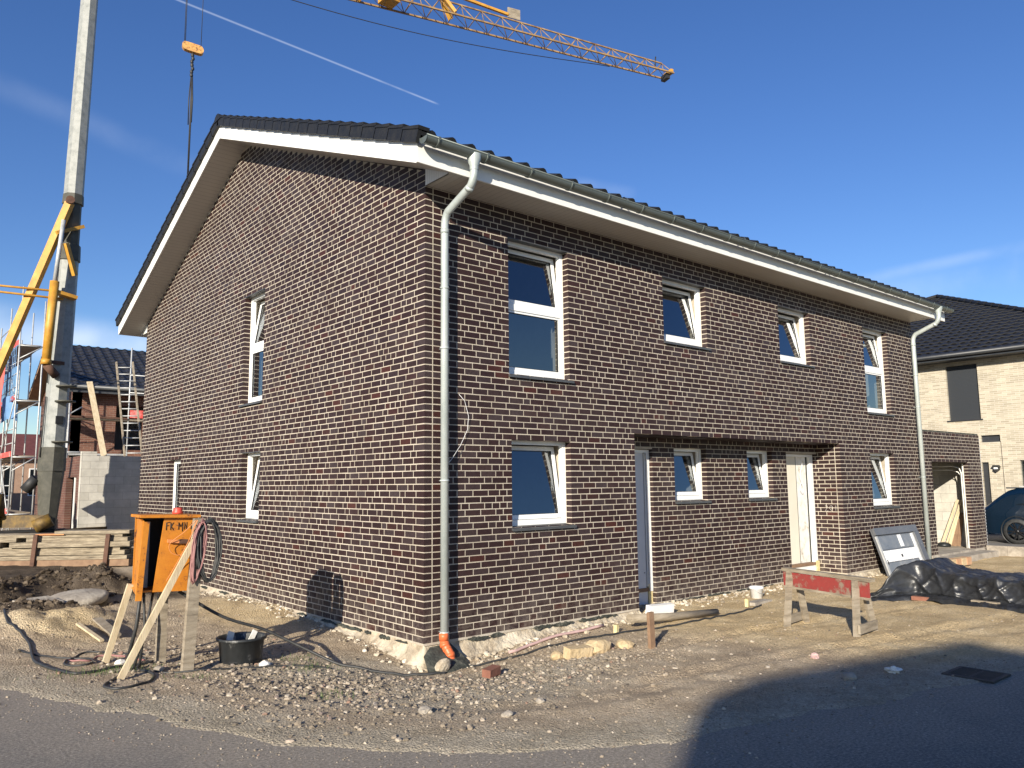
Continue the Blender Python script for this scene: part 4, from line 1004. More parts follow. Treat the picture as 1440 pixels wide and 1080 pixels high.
# ------------------------------------------------------------------ car
def car():
    c=thing('parked_car',(20.2,-2.0,.1),'dark blue hatchback with black spoked wheels parked before the beige house','car')
    g=.10; x0,x1=19.32,21.12; yr=.58   # rear end at y=yr, front towards -y
    # side profile (distance from rear, height) for the body and half-width per height
    prof=[(0.02,.42),(0.0,.62),(.03,.86),(.10,1.02),(.20,1.06),(.45,1.28),(.70,1.47),(.95,1.55),(1.5,1.60),(2.2,1.58),(2.7,1.46),(3.25,1.12),(3.45,1.04),(4.1,.92),(4.28,.78),(4.33,.5),(4.30,.30),(.12,.28)]
    def hw(z): return .90 if z<.85 else (.90-.10*(z-.85)/.2 if z<1.05 else .80-.22*(z-1.05)/.55)
    b=MB(); nz_=6
    # grid: upper outline sampled along the length, loft across
    def top(d):
        P=prof[0:16]
        P=[(0.0,.62)]+prof[2:16]
        for (a,za),(b_,zb) in zip(P,P[1:]):
            if a<=d<=b_: return za+(zb-za)*(d-a)/(b_-a+1e-9)
        return .5
    nd=56; ns=14; vs=[];fs=[]
    for i in range(nd+1):
        d=4.33*i/nd; zt=top(max(.001,min(4.329,d))); zl=.26+.10*sstep(.25,0,d)+.08*sstep(4.1,4.33,d)
        endn=1-.10*sstep(.35,0,d)-.16*sstep(3.7,4.33,d)
        row=[]
        # half-section: from bottom up the side to the centre
        sec=[]
        for j in range(ns+1):
            t=j/ns
            if t<.7:
                z=zl+(zt-.03-zl)*t/.7; x=hw(z)*endn*(1-.03*cos(t/.7*pi))
            else:
                u=(t-.7)/.3; z=zt-.03+.03*sin(u*pi/2); x=hw(zt)*endn*cos(u*pi/2)**.6 if u<1 else 0
            sec.append((x,z))
        full=[(-x,z) for x,z in sec]+[(x,z) for x,z in sec[::-1][1:]]
        for (x,z) in full: vs.append(((x0+x1)/2+x,yr-d,g+z))
    m_=2*ns+1
    for i in range(nd):
        for j in range(m_-1):
            fs.append((i*m_+j,i*m_+j+1,(i+1)*m_+j+1,(i+1)*m_+j))
    fs+= [tuple(range(m_)),tuple(nd*m_+k for k in range(m_-1,-1,-1))]
    b.add(vs,fs,0,True); body=b.build('body',M['carpaint'],c)
    # side glass, as panels just outside the body
    for s in (-1,1):
        gl=MB(); xc=(x0+x1)/2
        pts=[(.62,1.12),(1.0,1.40),(1.55,1.46),(2.3,1.44),(2.65,1.33),(3.0,1.08),(.75,1.06)]
        outer=[(xc+s*(hw(z)+.012),yr-d,g+z) for d,z in pts]; inner=[(xc+s*(hw(z)-.03),yr-d,g+z) for d,z in pts]; n=len(pts)
        gl.add(outer+inner,[tuple(range(n))]+[(i,(i+1)%n,n+(i+1)%n,n+i) for i in range(n)]); gl.build('window',M['car_glass'],c)
        sp=MB(); sp.box(xc+s*.55-.3,xc+s*.55+.3,yr-1.05,yr-.62,g+1.535,g+1.565); 
        if s<0:
            sp=MB(); sp.box(xc-.62,xc+.62,yr-1.0,yr-.66,g+1.515,g+1.55); sp.build('roof_spoiler',M['carpaint'],c)
            tl=MB(); tl.box(x0+.06,x0+.35,yr-.12,yr-.0,g+.86,g+.98); tl.build('tail_light',M['red_plastic'],c)
            tr=MB(); tr.box(xc-.62,xc-.56,yr-2.5,yr-1.0,g+1.555,g+1.585); tr.build('roof_rail',M['galv'],c)
    for s in (-1,1):
        for d in (.94,3.55):
            yc_=yr-d; xc_=(x0+x1)/2+s*.80; zc_=g+.345
            ar=MB(); ar.lathe([(.0,-.11),(.405,-.11),(.405,.115),(.385,.118),(.385,.0)],(xc_,yc_,zc_+.01),n=32,axis='x') if s>0 else ar.lathe([(.0,.11),(.405,.11),(.405,-.115),(.385,-.118),(.385,.0)],(xc_,yc_,zc_+.01),n=32,axis='x')
            ar.build('wheel_arch',M['black_plastic'],c)
            t=MB(); t.lathe([(.245,-.11),(.335,-.115),(.345,-.08),(.345,.08),(.335,.115),(.245,.11)],(xc_+s*.02,yc_,zc_),n=36,axis='x'); wh=t.build('wheel',M['rubber'],c)
            rm=MB(); xo=xc_+s*.115
            rm.lathe([(.25,-.06 if s>0 else .06),(.255,.01 if s>0 else -.01),(.24,.02 if s>0 else -.02)],(xo,yc_,zc_),n=32,axis='x')
            rm.lathe([(.05,0),(.045,s*.03),(0,s*.03)],(xo-s*.02,yc_,zc_),n=12,axis='x')
            for k in range(10):
                a=2*pi*k/10+.2*(k%2); rm.beam((xo-s*.01,yc_+.03*cos(a),zc_+.03*sin(a)),(xo,yc_+.245*cos(a),zc_+.245*sin(a)),.03,.02,up=(1,0,0))
            rm.build('rim',M['rim'],wh)
            bd=MB(); bd.lathe([(0,0),(.2,0)],(xo-s*.06,yc_,zc_),n=20,axis='x'); bd.build('brake_disc',M['dark_steel'],wh)
    ln=MB(); ln.box(x0-.012,x0+.02,yr-3.1,yr-1.35,g+.30,g+.36); ln.build('side_skirt',M['black_plastic'],c)
car()

# ------------------------------------------------------------------ house behind (left), with block garage
hb=thing('red_brown_house',(.99,26.3,0),'half-finished red-brown brick house behind scaffolding on the left','house')
X2,Y2,D2,H2,E2=.99,26.3,6.6,14.3,5.75; SL2=.54; cs2=cos(math.atan(SL2))
w=MB(); slab_with_holes(w,(lambda u,ww,z:(u,Y2+ww,z)),[X2+.01,X2+H2],[-.1,6.1],[(1.10,1.95,.1,2.36),(2.6,3.7,3.4,5.2),(5.5,6.7,3.4,5.2)],0,.36); w.build('wall',M['rb_x'],hb)
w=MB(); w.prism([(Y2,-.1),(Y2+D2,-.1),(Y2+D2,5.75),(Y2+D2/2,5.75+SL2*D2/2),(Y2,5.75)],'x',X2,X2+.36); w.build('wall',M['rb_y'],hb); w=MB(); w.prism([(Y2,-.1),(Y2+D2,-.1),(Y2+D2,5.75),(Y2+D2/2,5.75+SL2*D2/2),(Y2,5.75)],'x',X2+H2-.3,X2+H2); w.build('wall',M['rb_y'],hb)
w=MB(); w.box(X2+.4,X2+H2-.4,Y2+D2-.3,Y2+D2,-.1,5.75); w.box(X2+.4,X2+H2-.4,Y2+3,Y2+3.1,0,5.8); w.build('interior_walls',M['plaster'],hb)
w=MB(); w.box(1.16,1.26,Y2+.20,Y2+.28,.1,2.34); w.box(1.16,1.95,Y2+.2,Y2+.28,2.26,2.34); w.build('door_frame',M['white'],hb)
w=MB(); eo=.6; ze2=5.86
tiled(w,X2-.5,X2+H2+.5,13,Y2-eo-.05,ze2,1,SL2,step=(D2/2+eo+.05)/cs2/13,amp=.06,res=6,wid=.36); tiled(w,X2-.5,X2+H2+.5,13,Y2+D2+eo+.05,ze2,-1,SL2,step=(D2/2+eo+.05)/cs2/13,amp=.06,res=6,wid=.36)
ro=w.build('roof',noisy('dark_house_roof_tile',[(.016,.017,.020),(.035,.036,.042)],scale=6,rough=.45),hb,recalc=False)
w=MB()
for sgn in (0,1):
    yy=(lambda y:y) if not sgn else (lambda y:2*Y2+D2-y)
    for xa,xb in ((X2-.5,X2+H2+.5),):
        pts=[(yy(Y2-eo),5.66),(yy(Y2-eo),5.81),(yy(Y2+D2/2),5.81+SL2*(D2/2+eo)),(yy(Y2+D2/2),5.66+SL2*(D2/2+eo))]
        w.prism(pts,'x',xa,xb)
w.build('roof_frame',M['wood_brown'],hb)
w=MB(); w.tube([(X2-.5,Y2-eo-.14,5.80),(X2+H2,Y2-eo-.14,5.80)],.08,10); w.box(X2-.5,X2+H2,Y2-eo-.05,Y2-eo-.02,5.58,5.78); w.build('gutter',M['sill'],hb)
bg=thing('block_garage',(.2,19.95,0),'unrendered garage of pale aerated blocks beside the red-brown house','garage')
w=MB(); w.box(.18,6.0,19.95,20.15,-.1,2.92); w.box(.18,.62,19.949,20.15,2.925,3.06) ; w.build('wall',M['aerated'],bg)
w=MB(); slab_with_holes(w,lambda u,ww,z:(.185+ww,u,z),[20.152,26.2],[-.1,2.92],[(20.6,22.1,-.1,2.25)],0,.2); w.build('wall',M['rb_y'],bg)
w=MB(); w.box(.5,.55,20.3,23,-.1,2.6); w.build('dark_doorway_sheet',M['seal'],bg)  # black sheet stands in for the shade inside the doorway
w=MB(); w.box(.22,.32,20.95,21.05,-.1,2.25); w.build('door_post',M['white'],bg)
w=MB(); w.box(.40,6,20.16,26.2,2.8,2.92); w.build('roof',M['concrete'],bg)
# things on the garage roof
def ladder():
    t=thing('ladder',(2.0,21.8,2.93),'tall wooden ladder standing on the block garage against the scaffold','ladder')
    a0,a1=(1.86,21.6,2.93),(1.93,23.8,6.6); b0,b1=(2.36,21.3,2.93),(2.43,23.5,6.6)
    for p,q in ((a0,a1),(b0,b1)):
        m_=MB(); m_.beam(p,q,.05,.09); m_.build('rail',M['wood_old'],t)
    for k in range(13):
        f=(k+.6)/13.4; m_=MB(); m_.tube([tuple(Vector(a0).lerp(Vector(a1),f)),tuple(Vector(b0).lerp(Vector(b1),f))],.02,6); m_.build('rung',M['galv'],t)
ladder()
p=MB(); p.beam((1.30,22.0,2.93),(1.0,23.5,5.75),.19,.035,up=(0,-1,0)); single(p,'board',M['wood_new'],'long pale board leaning above the block garage, left of the ladder','board',(1.30,22.0,2.93))

# ------------------------------------------------------------------ scaffolding
def sc_tube(mb,p,q,r=.024): mb.tube([p,q],r,6)
def scaffold_gable():
    t=thing('scaffold',(-.3,26,0),'tall galvanised scaffold with red guard boards along the gable of the red-brown house','scaffold')
    yy=[24.3,26.8,29.3,31.8,34.3]
    lv=[1.0,3.0,5.0,7.0]
    for y in yy:
        for x,h in ((-1.15,9.2-.15*(y-24)),(-.42,8.7 if y<27 else 8.0)):
            m_=MB(); sc_tube(m_,(x,y,0),(x,y,h),.028); m_.build('standard',M['galv'],t)
        for z in lv:
            m_=MB(); sc_tube(m_,(-1.15,y,z),(-.42,y,z)); sc_tube(m_,(-1.15,y,z-.5),(-.42,y,z)); m_.build('transom',M['galv'],t)
    for z in lv:
        m_=MB(); 
        for dz in (.5,1.0):
            for a,b_ in zip(yy,yy[1:]):
                if z+dz<8.6: sc_tube(m_,(-1.15,a,z+dz),(-1.15,b_,z+dz),.02)
        m_.build('guard_rail',M['galv'],t)
    for z in lv:
        m_=MB(); m_.box(-1.12,-.46,24.4,34.3,z,z+.06); m_.build('deck',M['wood_old'],t)
        for a,b_ in zip(yy,yy[1:]):
            m_=MB(); m_.box(-1.20,-1.175,a+.05,b_-.05,z+.02,z+.20); m_.build('toe_board',M['banner_red'],t)
    for i,(a,b_) in enumerate(zip(yy,yy[1:])):
        for z in (-1,1,3,5):
            m_=MB(); sc_tube(m_,(-1.19,a,z+.1),(-1.19,b_,z+2),.02) if (i+(z+1)//2)%2 else sc_tube(m_,(-1.19,b_,z+.1),(-1.19,a,z+2),.02); m_.build('brace',M['galv'],t)
scaffold_gable()
def scaffold_front():
    t=thing('scaffold',(.5,24.7,0),'low scaffold bay with grey decks in front of the red-brown house, above the block garage','scaffold')
    for (x,y,z0_,h) in ((.55,24.3,0,5.05),(2.75,25.0,2.93,7.4),(5.0,25.0,2.93,7.4),(.75,25.6,0,4.2)):
        m_=MB(); sc_tube(m_,(x,y,z0_),(x,y,h),.030); m_.build('standard',M['galv'],t)
    for z in (4.55,):
        m_=MB(); m_.box(.4,6,24.95,25.65,z-.06,z); m_.build('deck',M['wood_old'],t)
        m_=MB(); m_.box(.4,2.7,24.9,24.93,z-.02,z+.05); m_.build('toe_board',M['rust'],t)
        m_=MB(); m_.box(2.78,6.0,24.9,24.93,z+.05,z+.36); m_.build('toe_board',M['banner_red'],t)
    m_=MB(); m_.box(.5,2.6,24.3,25.4,3.10,3.16); m_.build('deck',M['galv'],t)
    for z in (5.6,6.3): m_=MB(); sc_tube(m_,(2.75,24.95,z),(6,24.95,z),.022); m_.build('guard_rail',M['galv'],t)
    m_=MB()
    sc_tube(m_,(.55,24.3,4.6),(.1,24.3,5.0)); sc_tube(m_,(.55,24.3,4.6),(1.0,24.5,4.9)); sc_tube(m_,(.55,24.3,2.7),(.1,24.3,3.1)); sc_tube(m_,(.0,24.3,3.2),(1.4,24.3,3.2),.035)
    m_.build('guard_rail',M['galv'],t)
    for y_,z_ in ((25.9,.6),):
        m_=MB(); m_.box(.2,1.3,25.3,26.0,z_+.3,z_+.38); m_.build('deck',M['dark_steel'],t)
scaffold_front()
# safety net and ridge rail
n_=MB()
for k in range(26):
    y=24.4+k*.38; n_.tube([(-1.22,y,5.0),(-1.22,y,7.0)],.010,4)
for k in range(9):
    z=5.05+k*.23; n_.tube([(-1.22,24.4,z),(-1.22,34,z)],.010,4)
single(n_,'safety_net',M['net_blue'],'blue safety net stretched along the upper scaffold deck','net',(-1.22,29,5.0))
n_=MB()
n_.tube([(1.0,30.2,8.15),(13,30.2,8.15)],.03,6); n_.tube([(1.0,30.2,7.9),(13,30.2,7.9)],.015,5)
for k in range(50): n_.tube([(1.0+k*.24,30.2,7.5),(1.12+k*.24,30.2,8.15)],.009,4)
single(n_,'ridge_net',M['net_blue'],'guard net and rail above the ridge of the red-brown house','net',(7,30.2,7.5))

# ------------------------------------------------------------------ tower crane
def crane():
    bx,by=-.93,18.5; lx,ly=.0135,-.0105
    t=thing('tower_crane',(bx,by,0),'yellow and grey self-erecting tower crane with lattice jib reaching over the house','crane')
    C=lambda z:Vector((bx+lx*z,by+ly*z,z))
    vdir=Vector((5.4-.93,26.6,0)).normalized(); ang=radians(20)
    def octo(mb,z0,z1,r0,r1,m=0,ch=.45):
        vs=[]
        for z,r in ((z0,r0),(z1,r1)):
            c=C(z)
            for k in range(4):
                a=ang+pi/2*k
                d=Vector((cos(a),sin(a),0)); p=Vector((-sin(a),cos(a),0))
                vs+= [c+d*r-p*r*ch, c+d*r+p*r*ch]
        mb.add(vs,[(i,(i+1)%8,8+(i+1)%8,8+i) for i in range(8)]+[tuple(range(7,-1,-1)),tuple(range(8,16))],m)
    m_=MB(); octo(m_,2.6,9.0,.29,.26); m_.build('mast',M['mast_steel'],t)
    m_=MB(); octo(m_,10.9,20.2,.25,.21); m_.build('mast',M['mast_steel'],t)
    m_=MB(); octo(m_,9.0,11.3,.24,.22); octo(m_,10.6,10.9,.27,.26); octo(m_,8.8,9.3,.30,.28); m_.build('mast_joint',M['olive'],t)
    m_=MB(); octo(m_,.6,2.7,.20,.34); octo(m_,2.4,3.1,.34,.33); m_.build('mast_foot',M['olive'],t)
    for z,s in ((4.9,1),(4.45,1),(3.25,1)):
        m_=MB(); c=C(z)+Vector((.15,-.40,0)); m_.lathe([(0,-.02),(.28,-.02),(.28,.02),(0,.02)],c,n=18); m_.build('cable_guide',M['olive'],t)
    m_=MB(); c=C(3.9); m_.obox(c+Vector((.05,-.31,0)),(.10,.03,0),(-.006,.02,0),(0,0,.12)); m_.build('mast_label',M['dark_steel'],t)
    # raising strut, hydraulic ram, braces
    s0=Vector((-.95,17.95,10.5)); s1=Vector((-2.9,19.9,3.2))
    m_=MB(); m_.beam(s0,s1,.17,.22); m_.build('raising_strut',M['crane_yellow'],t)
    m_=MB(); m_.beam(s0+Vector((-.3,0,-1.0)),C(9.9)+Vector((.3,-.25,0)),.10,.10); m_.beam(s0+Vector((-.05,-.1,-1.3)),C(8.3)+Vector((.15,-.35,0)),.12,.12)
    m_.build('strut_link',M['crane_yellow'],t)
    m_=MB(); m_.tube([tuple(s0+Vector((-.02,-.2,.05))),tuple(s0+Vector((.02,.25,.05)))],.12,10); m_.build('strut_pin',M['rust'],t)
    m_=MB(); m_.tube([(-1.3,17.95,5.55),(-1.22,17.9,8.0)],.125,16); m_.tube([(-1.3,17.95,5.5),(-1.3,17.95,5.65)],.14,16); m_.build('hydraulic_ram',M['crane_yellow'],t)
    m_=MB(); m_.tube([(-1.22,17.9,8.0),(-1.10,17.85,9.9)],.06,10); m_.build('piston_rod',M['galv'],t)
    m_=MB(); m_.tube([(-1.29,17.95,5.5),(-1.0,18.1,5.2)],.12,8); m_.beam((-1.3,18,5.6),(-.8,18.2,5.6),.1,.1); m_.build('ram_bracket',M['rust'],t)
    m_=MB()
    for dz in (0,.22): m_.tube([(-5.0,20.6,8.15-dz*.6),(-.95,18.05,7.75-dz)],.035,6)
    m_.beam((-1.15,18.0,7.7),(-.6,18.05,7.6),.28,.10); m_.build('tie_rods',M['crane_yellow'],t)
    for z0_,z1_,dx in ((2.8,4.6,-.34),(5.0,8.7,-.31)):
        m_=MB(); m_.tube([C(z0_)+Vector((dx,-.1,0)),C(z1_)+Vector((dx+.03,-.1,0))],.02,5); m_.build('power_cable',M['rubber'],t)
    # undercarriage
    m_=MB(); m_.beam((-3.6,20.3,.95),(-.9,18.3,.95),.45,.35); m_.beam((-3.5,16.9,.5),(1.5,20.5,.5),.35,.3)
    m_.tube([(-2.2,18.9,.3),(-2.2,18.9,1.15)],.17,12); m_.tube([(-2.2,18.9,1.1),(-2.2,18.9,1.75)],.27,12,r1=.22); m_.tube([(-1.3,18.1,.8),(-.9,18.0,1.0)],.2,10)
    m_.build('undercarriage',M['shaded_yellow'],t)
    m_=MB(); m_.lathe([(0,-.1),(.36,-.1),(.40,0),(.36,.1),(0,.1)],(-2.5,19.0,2.05),n=14,axis='y'); m_.tube([(-1.5,18.75,1.85),(-1.25,18.6,2.2)],.16,7); m_.box(-2.8,-.4,18.2,18.9,.62,.70); m_.build('winch',M['dark_steel'],t)
    m_=MB(); m_.obox((-4.0,21.2,1.0),(.9,.6,0),(-.3,.5,0),(0,0,1.0)); m_.build('ballast',M['concrete'],t)
    # jib
    P0=Vector((bx+lx*20,by+ly*20,20.0)); P1=Vector((21.45,12.5,20.0)); d=(P1-P0).normalized(); sd=Vector((-d.y,d.x,0)); L=(P1-P0).length
    n=26
    def sec(i):
        f=i/n; c=P0+d*(L*f); w_=.46-.16*f; h_=.95-.45*f
        return c-sd*w_,c+sd*w_,c+Vector((0,0,h_))
    for i in range(n):
        a0,b0,c0=sec(i); a1,b1,c1=sec(i+1); cm=(c0+c1)/2
        m_=MB()
        for p,q,r_ in ((a0,a1,.06),(b0,b1,.06)): m_.beam(p,q,r_,r_)
        if i>0: m_.beam((sec(i-1)[2]+c0)/2,cm,.05,.05)
        for p,q in ((a0,cm),(cm,a1),(b0,cm),(cm,b1)): m_.tube([p,q],.018,5)
        m_.tube([a0,b0],.015,5); m_.tube([a0,b1],.013,5)
        if i==0: jib=m_
        else:
            jib.v=jib.v; bb_=len(jib.v); jib.v+=m_.v; jib.f+=[tuple(bb_+k for k in f) for f in m_.f]; jib.m+=m_.m; jib.sm+=m_.sm
    jib.build('jib',M['jib_yellow'],t)
    # folding joint on the jib
    f=.43; c=P0+d*(L*f); m_=MB()
    for k in (-1,1):
        m_.beam(c+sd*.3*k+Vector((0,0,.1)),c+d*.8+Vector((0,0,1.15)),.14,.10); m_.beam(c+d*2.6+sd*.25*k+Vector((0,0,.15)),c+d*1.9+Vector((0,0,1.2)),.18,.12)
    m_.beam(c-d*2.6+Vector((0,0,1.0)),c+d*1.0+Vector((0,0,1.25)),.16,.14); m_.beam(c+d*.6+Vector((0,0,1.2)),c+d*2.4+Vector((0,0,1.15)),.14,.12); m_.beam(c-d*2.2+Vector((0,0,.95)),c-d*1.0+sd*.3,.12,.1)
    m_.beam(c+d*2.3+Vector((0,0,1.1)),c+d*5.0+Vector((0,0,.85)),.10,.10); m_.box(c.x-.3,c.x+.3,c.y-.3,c.y+.3,c.z+.0,c.z+.35)
    m_.build('folding_joint',M['crane_yellow'],t)
    m_=MB(); m_.obox(P1-d*.1+Vector((0,0,.08)),d*.07,sd*.30,(0,0,.10)); m_.build('jib_head',M['crane_yellow'],t); m_=MB(); m_.tube([P1+Vector((0,0,.3))-d*.8,P1+Vector((0,0,.75))-d*.75],.03,6); m_.build('lamp_post',M['dark_steel'],t); m_=MB(); m_.obox(P1-d*.25+Vector((0,0,-.12)),d*.1,sd*.2,(0,0,.12)); m_.build('rope_pulley',M['dark_steel'],t)
    m_=MB(); c=P0+d*(L*.66); m_.obox(c+Vector((0,0,.95)),d*.28,sd*.02,(0,0,.22)); m_.build('jib_sign',M['wood_old'],t)
    m_=MB(); m_.tube([P0+d*(L*f_)+Vector((0,0,-.28-.75*sin(pi*min(1,f_/.85))*.9)) for f_ in [i/30*.86 for i in range(31)]],.018,4); m_.build('trolley_rope',M['dark_steel'],t)
    # trolley + hook
    tx,ty=2.15,17.23
    tr=P0+d*((Vector((tx,ty,20))-P0).dot(d))
    m_=MB(); m_.obox(tr-Vector((0,0,.15)),d*.5,sd*.45,(0,0,.1)); m_.build('trolley',M['crane_yellow'],t)
    return tr
tr=crane()
def hook():
    x,y=2.37,17.70
    t=thing('hook_block',(x,y,12.4),'orange-yellow crane hook block hanging on ropes with long lifting chains','hook block')
    m_=MB(); d=Vector((.97,-.24,0)); n=14
    pts=[]
    for k in range(28):
        a=2*pi*k/28; px=.20*(1 if cos(a)>0 else -1)*min(1,abs(cos(a))*3)+.14*cos(a); pts.append((px,.15*sin(a)))
    vs=[Vector((x,y,16.62))+d*p*1.0+Vector((0,0,q-p*.12))+Vector((.24,.97,0))*w for w in (-.09,.09) for p,q in pts]
    k_=len(pts); m_.add(vs,[tuple(range(k_)),tuple(range(2*k_-1,k_-1,-1))]+[(i,(i+1)%k_,k_+(i+1)%k_,k_+i) for i in range(k_)]); m_.build('hook_housing',noisy('worn_orange_steel',[(.12,.06,.03),(.50,.25,.07),(.58,.32,.10)],scale=14,rough=.6,lo=.35,hi=.6),t)
    m_=MB()
    for p in (-.27,-.24,.25): m_.tube([tuple(Vector((x,y,16.7))+d*p),tuple(Vector((x,y,20))+d*p*1.05)],.011,4)
    m_.build('rope',M['dark_steel'],t)
    m_=MB()
    for k in range(7):
        z=16.38-k*.12; m_.lathe([(.045,-.05),(.06,0),(.045,.05)],(x+.02*sin(k*2),y,z),n=8)
    m_.tube([(x,y,16.45),(x,y,15.6)],.03,6); m_.build('hook',M['dark_steel'],t)
    m_=MB()
    for p,zb in ((-.06,13.9),(.06,14.0),(0,11.9),(.03,12.2)): m_.tube([tuple(Vector((x,y,15.7))+d*p*.3),tuple(Vector((x,y,14.8))+d*p),tuple(Vector((x,y,zb))+d*p*.8)],.020,5)
    m_.build('lifting_chain',M['dark_steel'],t)
hook()

# ------------------------------------------------------------------ far houses on the left
def far_house(name,x0,x1,y0,y1,ze,zr,wm,rm,label,wins,axis='x'):
    t=thing(name,(x0,y0,0),label,'house')
    w=MB(); w.box(x0,x1,y0,y1,-.2,ze)
    if axis=='y': w.prism([(x0,ze),(x1,ze),((x0+x1)/2,zr)],'y',y0,y1)
    w.build('wall',wm,t)
    r_=MB()
    if axis=='x': r_.prism([(y0-.5,ze-.1),(y1+.5,ze-.1),((y0+y1)/2,zr)],'x',x0-.5,x1+.5)
    else:
        for sg in (0,1):
            a=x0-.4 if not sg else x1+.4; c=(x0+x1)/2
            r_.prism([(a,ze-.15),(a,ze+.05),(c,zr+.25),(c,zr+.02)],'y',y0-.4,y1+.4)
    r_.build('roof',rm,t)
    for (a,b_,c,d_) in wins:
        q=MB(); q.box(a,b_,y0-.05,y0+.05,c,d_); o=q.build('window',M['white'],t)
        q=MB(); q.box(a+.08,b_-.08,y0-.06,y0-.052,c+.08,d_-.08); q.build('pane',M['car_glass'],o)
roofred=noisy('dark_red_roof',[(.10,.03,.025),(.16,.05,.04)],scale=3,rough=.7)
tanw=noisy('tan_brick_far',[(.30,.19,.13),(.38,.25,.18)],scale=3,rough=.9)
greyw=noisy('grey_render_far',[(.22,.22,.24),(.28,.28,.30)],scale=2,rough=.9)
far_house('distant_house',.4,12,62,71,4.2,6.3,tanw,roofred,'tan brick house with dark red roof far behind the scaffold','' or [(1.3,2.0,1.5,3.6),(3.2,4.0,1.3,3.6),(5,6,1.3,3.4)])
far_house('distant_house',-8.5,.1,50,58,3.9,4.9,greyw,roofred,'grey rendered house with dark red roof at the left edge, farthest left','' or [(-1.0,-.4,2.0,3.4)])
far_house('distant_house',-2.6,3.6,72,80,5.0,6.9,tanw,roofred,'small brick gable showing above the grey house at the left edge',[(.3,1.3,4.1,5.2)],axis='y')
far_house('distant_house',14,30,80,90,5.0,8,tanw,roofred,'long tan house hidden beyond the scaffolded house',[(16,17,1,3)])

# red and blue sheets at the left edge
def sheet(p0,p1,z0,z1,n,amp,mat,name,label,cat):
    mb=MB(); vs=[];fs=[]; nz_=14
    for i in range(n+1):
        for j in range(nz_+1):
            f=i/n; z=z0+(z1-z0)*j/nz_; x=p0[0]+(p1[0]-p0[0])*f; y=p0[1]+(p1[1]-p0[1])*f
            o=amp*sin(f*9+z*1.7)+amp*.6*noise.noise(Vector((x*2,z*2,3))); vs.append((x+o*.5,y-o,z+.15*sin(f*3)))
    for i in range(n):
        for j in range(nz_): a=i*(nz_+1)+j; fs.append((a,a+nz_+1,a+nz_+2,a+1))
    b=len(vs); mb.add(vs+[(x+.01,y+.02,z) for x,y,z in vs],fs+[tuple(b+q for q in f[::-1]) for f in fs],0,True)
    return single(mb,name,mat,label,cat,((p0[0]+p1[0])/2,(p0[1]+p1[1])/2,z0))
sheet((-2.6,25.9),(-1.46,25.1),4.2,6.85,12,.06,M['banner_red'],'debris_sheet','red sheet hanging off the scaffold at the left edge','sheet')
sheet((-1.45,25.3),(-.95,25.0),4.25,5.1,8,.05,M['net_blue'],'debris_sheet','small blue sheet hanging beside the red one at the left edge','sheet')

# ------------------------------------------------------------------ timber stack
def timber():
    a=Vector((-4.6,17.1,0)); b=Vector((.12,13.52,0)); d=(b-a).normalized(); s=Vector((-d.y,d.x,0)); L=(b-a).length
    rr=random.Random(4); z=-.06; lay_=0; g='weathered beams stacked behind the earth heaps'
    hs=[.17,.10,.12,.09,.13,.11,.08,.09]
    for i,h in enumerate(hs):
        for row in range(2):
            u0=rr.uniform(0,.5); u1=L-rr.uniform(0,.25)
            if i in (3,5): u1=L-rr.uniform(.0,.3)
            if i==6: u0=L*.33+rr.uniform(0,.25)
            if i==7: u0=L*.68
            if i==5: segs=[(u0,L*.52),(L*.56,u1)]
            elif i==4: segs=[(u0,L*.46+.1*row),(L*.50,u1+.1)]
            else: segs=[(u0,u1)]
            for (p,q) in segs:
                m_=MB(); off=row*.36+rr.uniform(-.04,.07); w_=.30
                c0=a+d*p+s*(off+w_/2); c1=a+d*q+s*(off+w_/2); zz=z+h/2
                c0.z=zz+rr.uniform(-.006,.006); c1.z=zz+rr.uniform(-.006,.006)
                m_.beam(c0,c1,w_,h-.006)
                lab={0:'thick brown beam at the very bottom of the timber stack',1:'beam in the second layer from the bottom of the timber stack',7:'short topmost beam of the timber stack, touching the house corner',6:'long beam in the second layer from the top of the timber stack'}.get(i,'grey weathered beam in the middle of the timber stack')
                single(m_,'timber_beam',M['wood_brown'] if i==0 else M['wood_beam'],lab,'beam',c0,g)
        z+=h
    for k,f in enumerate((.60,.90)):
        m_=MB(); p=a+d*(L*f)-s*.06; m_.beam((p.x,p.y,-.15),(p.x+.05,p.y-.02,.74),.10,.05,up=(s.x,s.y,0)); single(m_,'steel_stake',M['rust'],['rusty steel stake holding the timber stack, the left one','rusty steel stake holding the timber stack, the right one'][k],'stake',(p.x,p.y,-.15),'stakes in front of the timber stack')
    m_=MB(); p=a+d*(L*.66)+s*.2; m_.obox((p.x,p.y,.735),d*.35,s*.2,(0,0,.012)); single(m_,'orange_board',M['cable_orange'],'flat orange board lying on top of the timber stack','board',(p.x,p.y,.72))
timber()
# manhole ring
m_=MB(); m_.lathe([(0,.0),(.44,.0),(.46,.10),(.40,.125),(.0,.13)],(0,0,0),n=36); o=single(m_,'concrete_ring',M['concrete'],'flat round concrete cover lying between the dark earth heaps','manhole cover',(0,0,0)); o.location=(-2.38,6.75,.02); o.rotation_euler=(radians(5),radians(-4),0)
m_=MB(); m_.obox((-3.02,6.35,.10),(.26,.10,.0),(-.08,.2,.03),(0,0,.05)); single(m_,'concrete_slab',M['concrete'],'small tilted concrete slab left of the round cover','slab',(-3.02,6.35,.06))
# boards in the sand
for i,(p,q,w_) in enumerate((((-2.98,3.75,.12),(-2.86,2.95,.0),.05),((-2.72,3.9,.14),(-2.66,3.1,.02),.12))):
    m_=MB(); m_.beam(p,q,w_,.025); single(m_,'wood_scrap',M['wood_new'] if i==0 else M['wood_old'],['thin pale lath stuck in the sand heap','grey board half buried beside the pale lath'][i],'wood scrap',q)

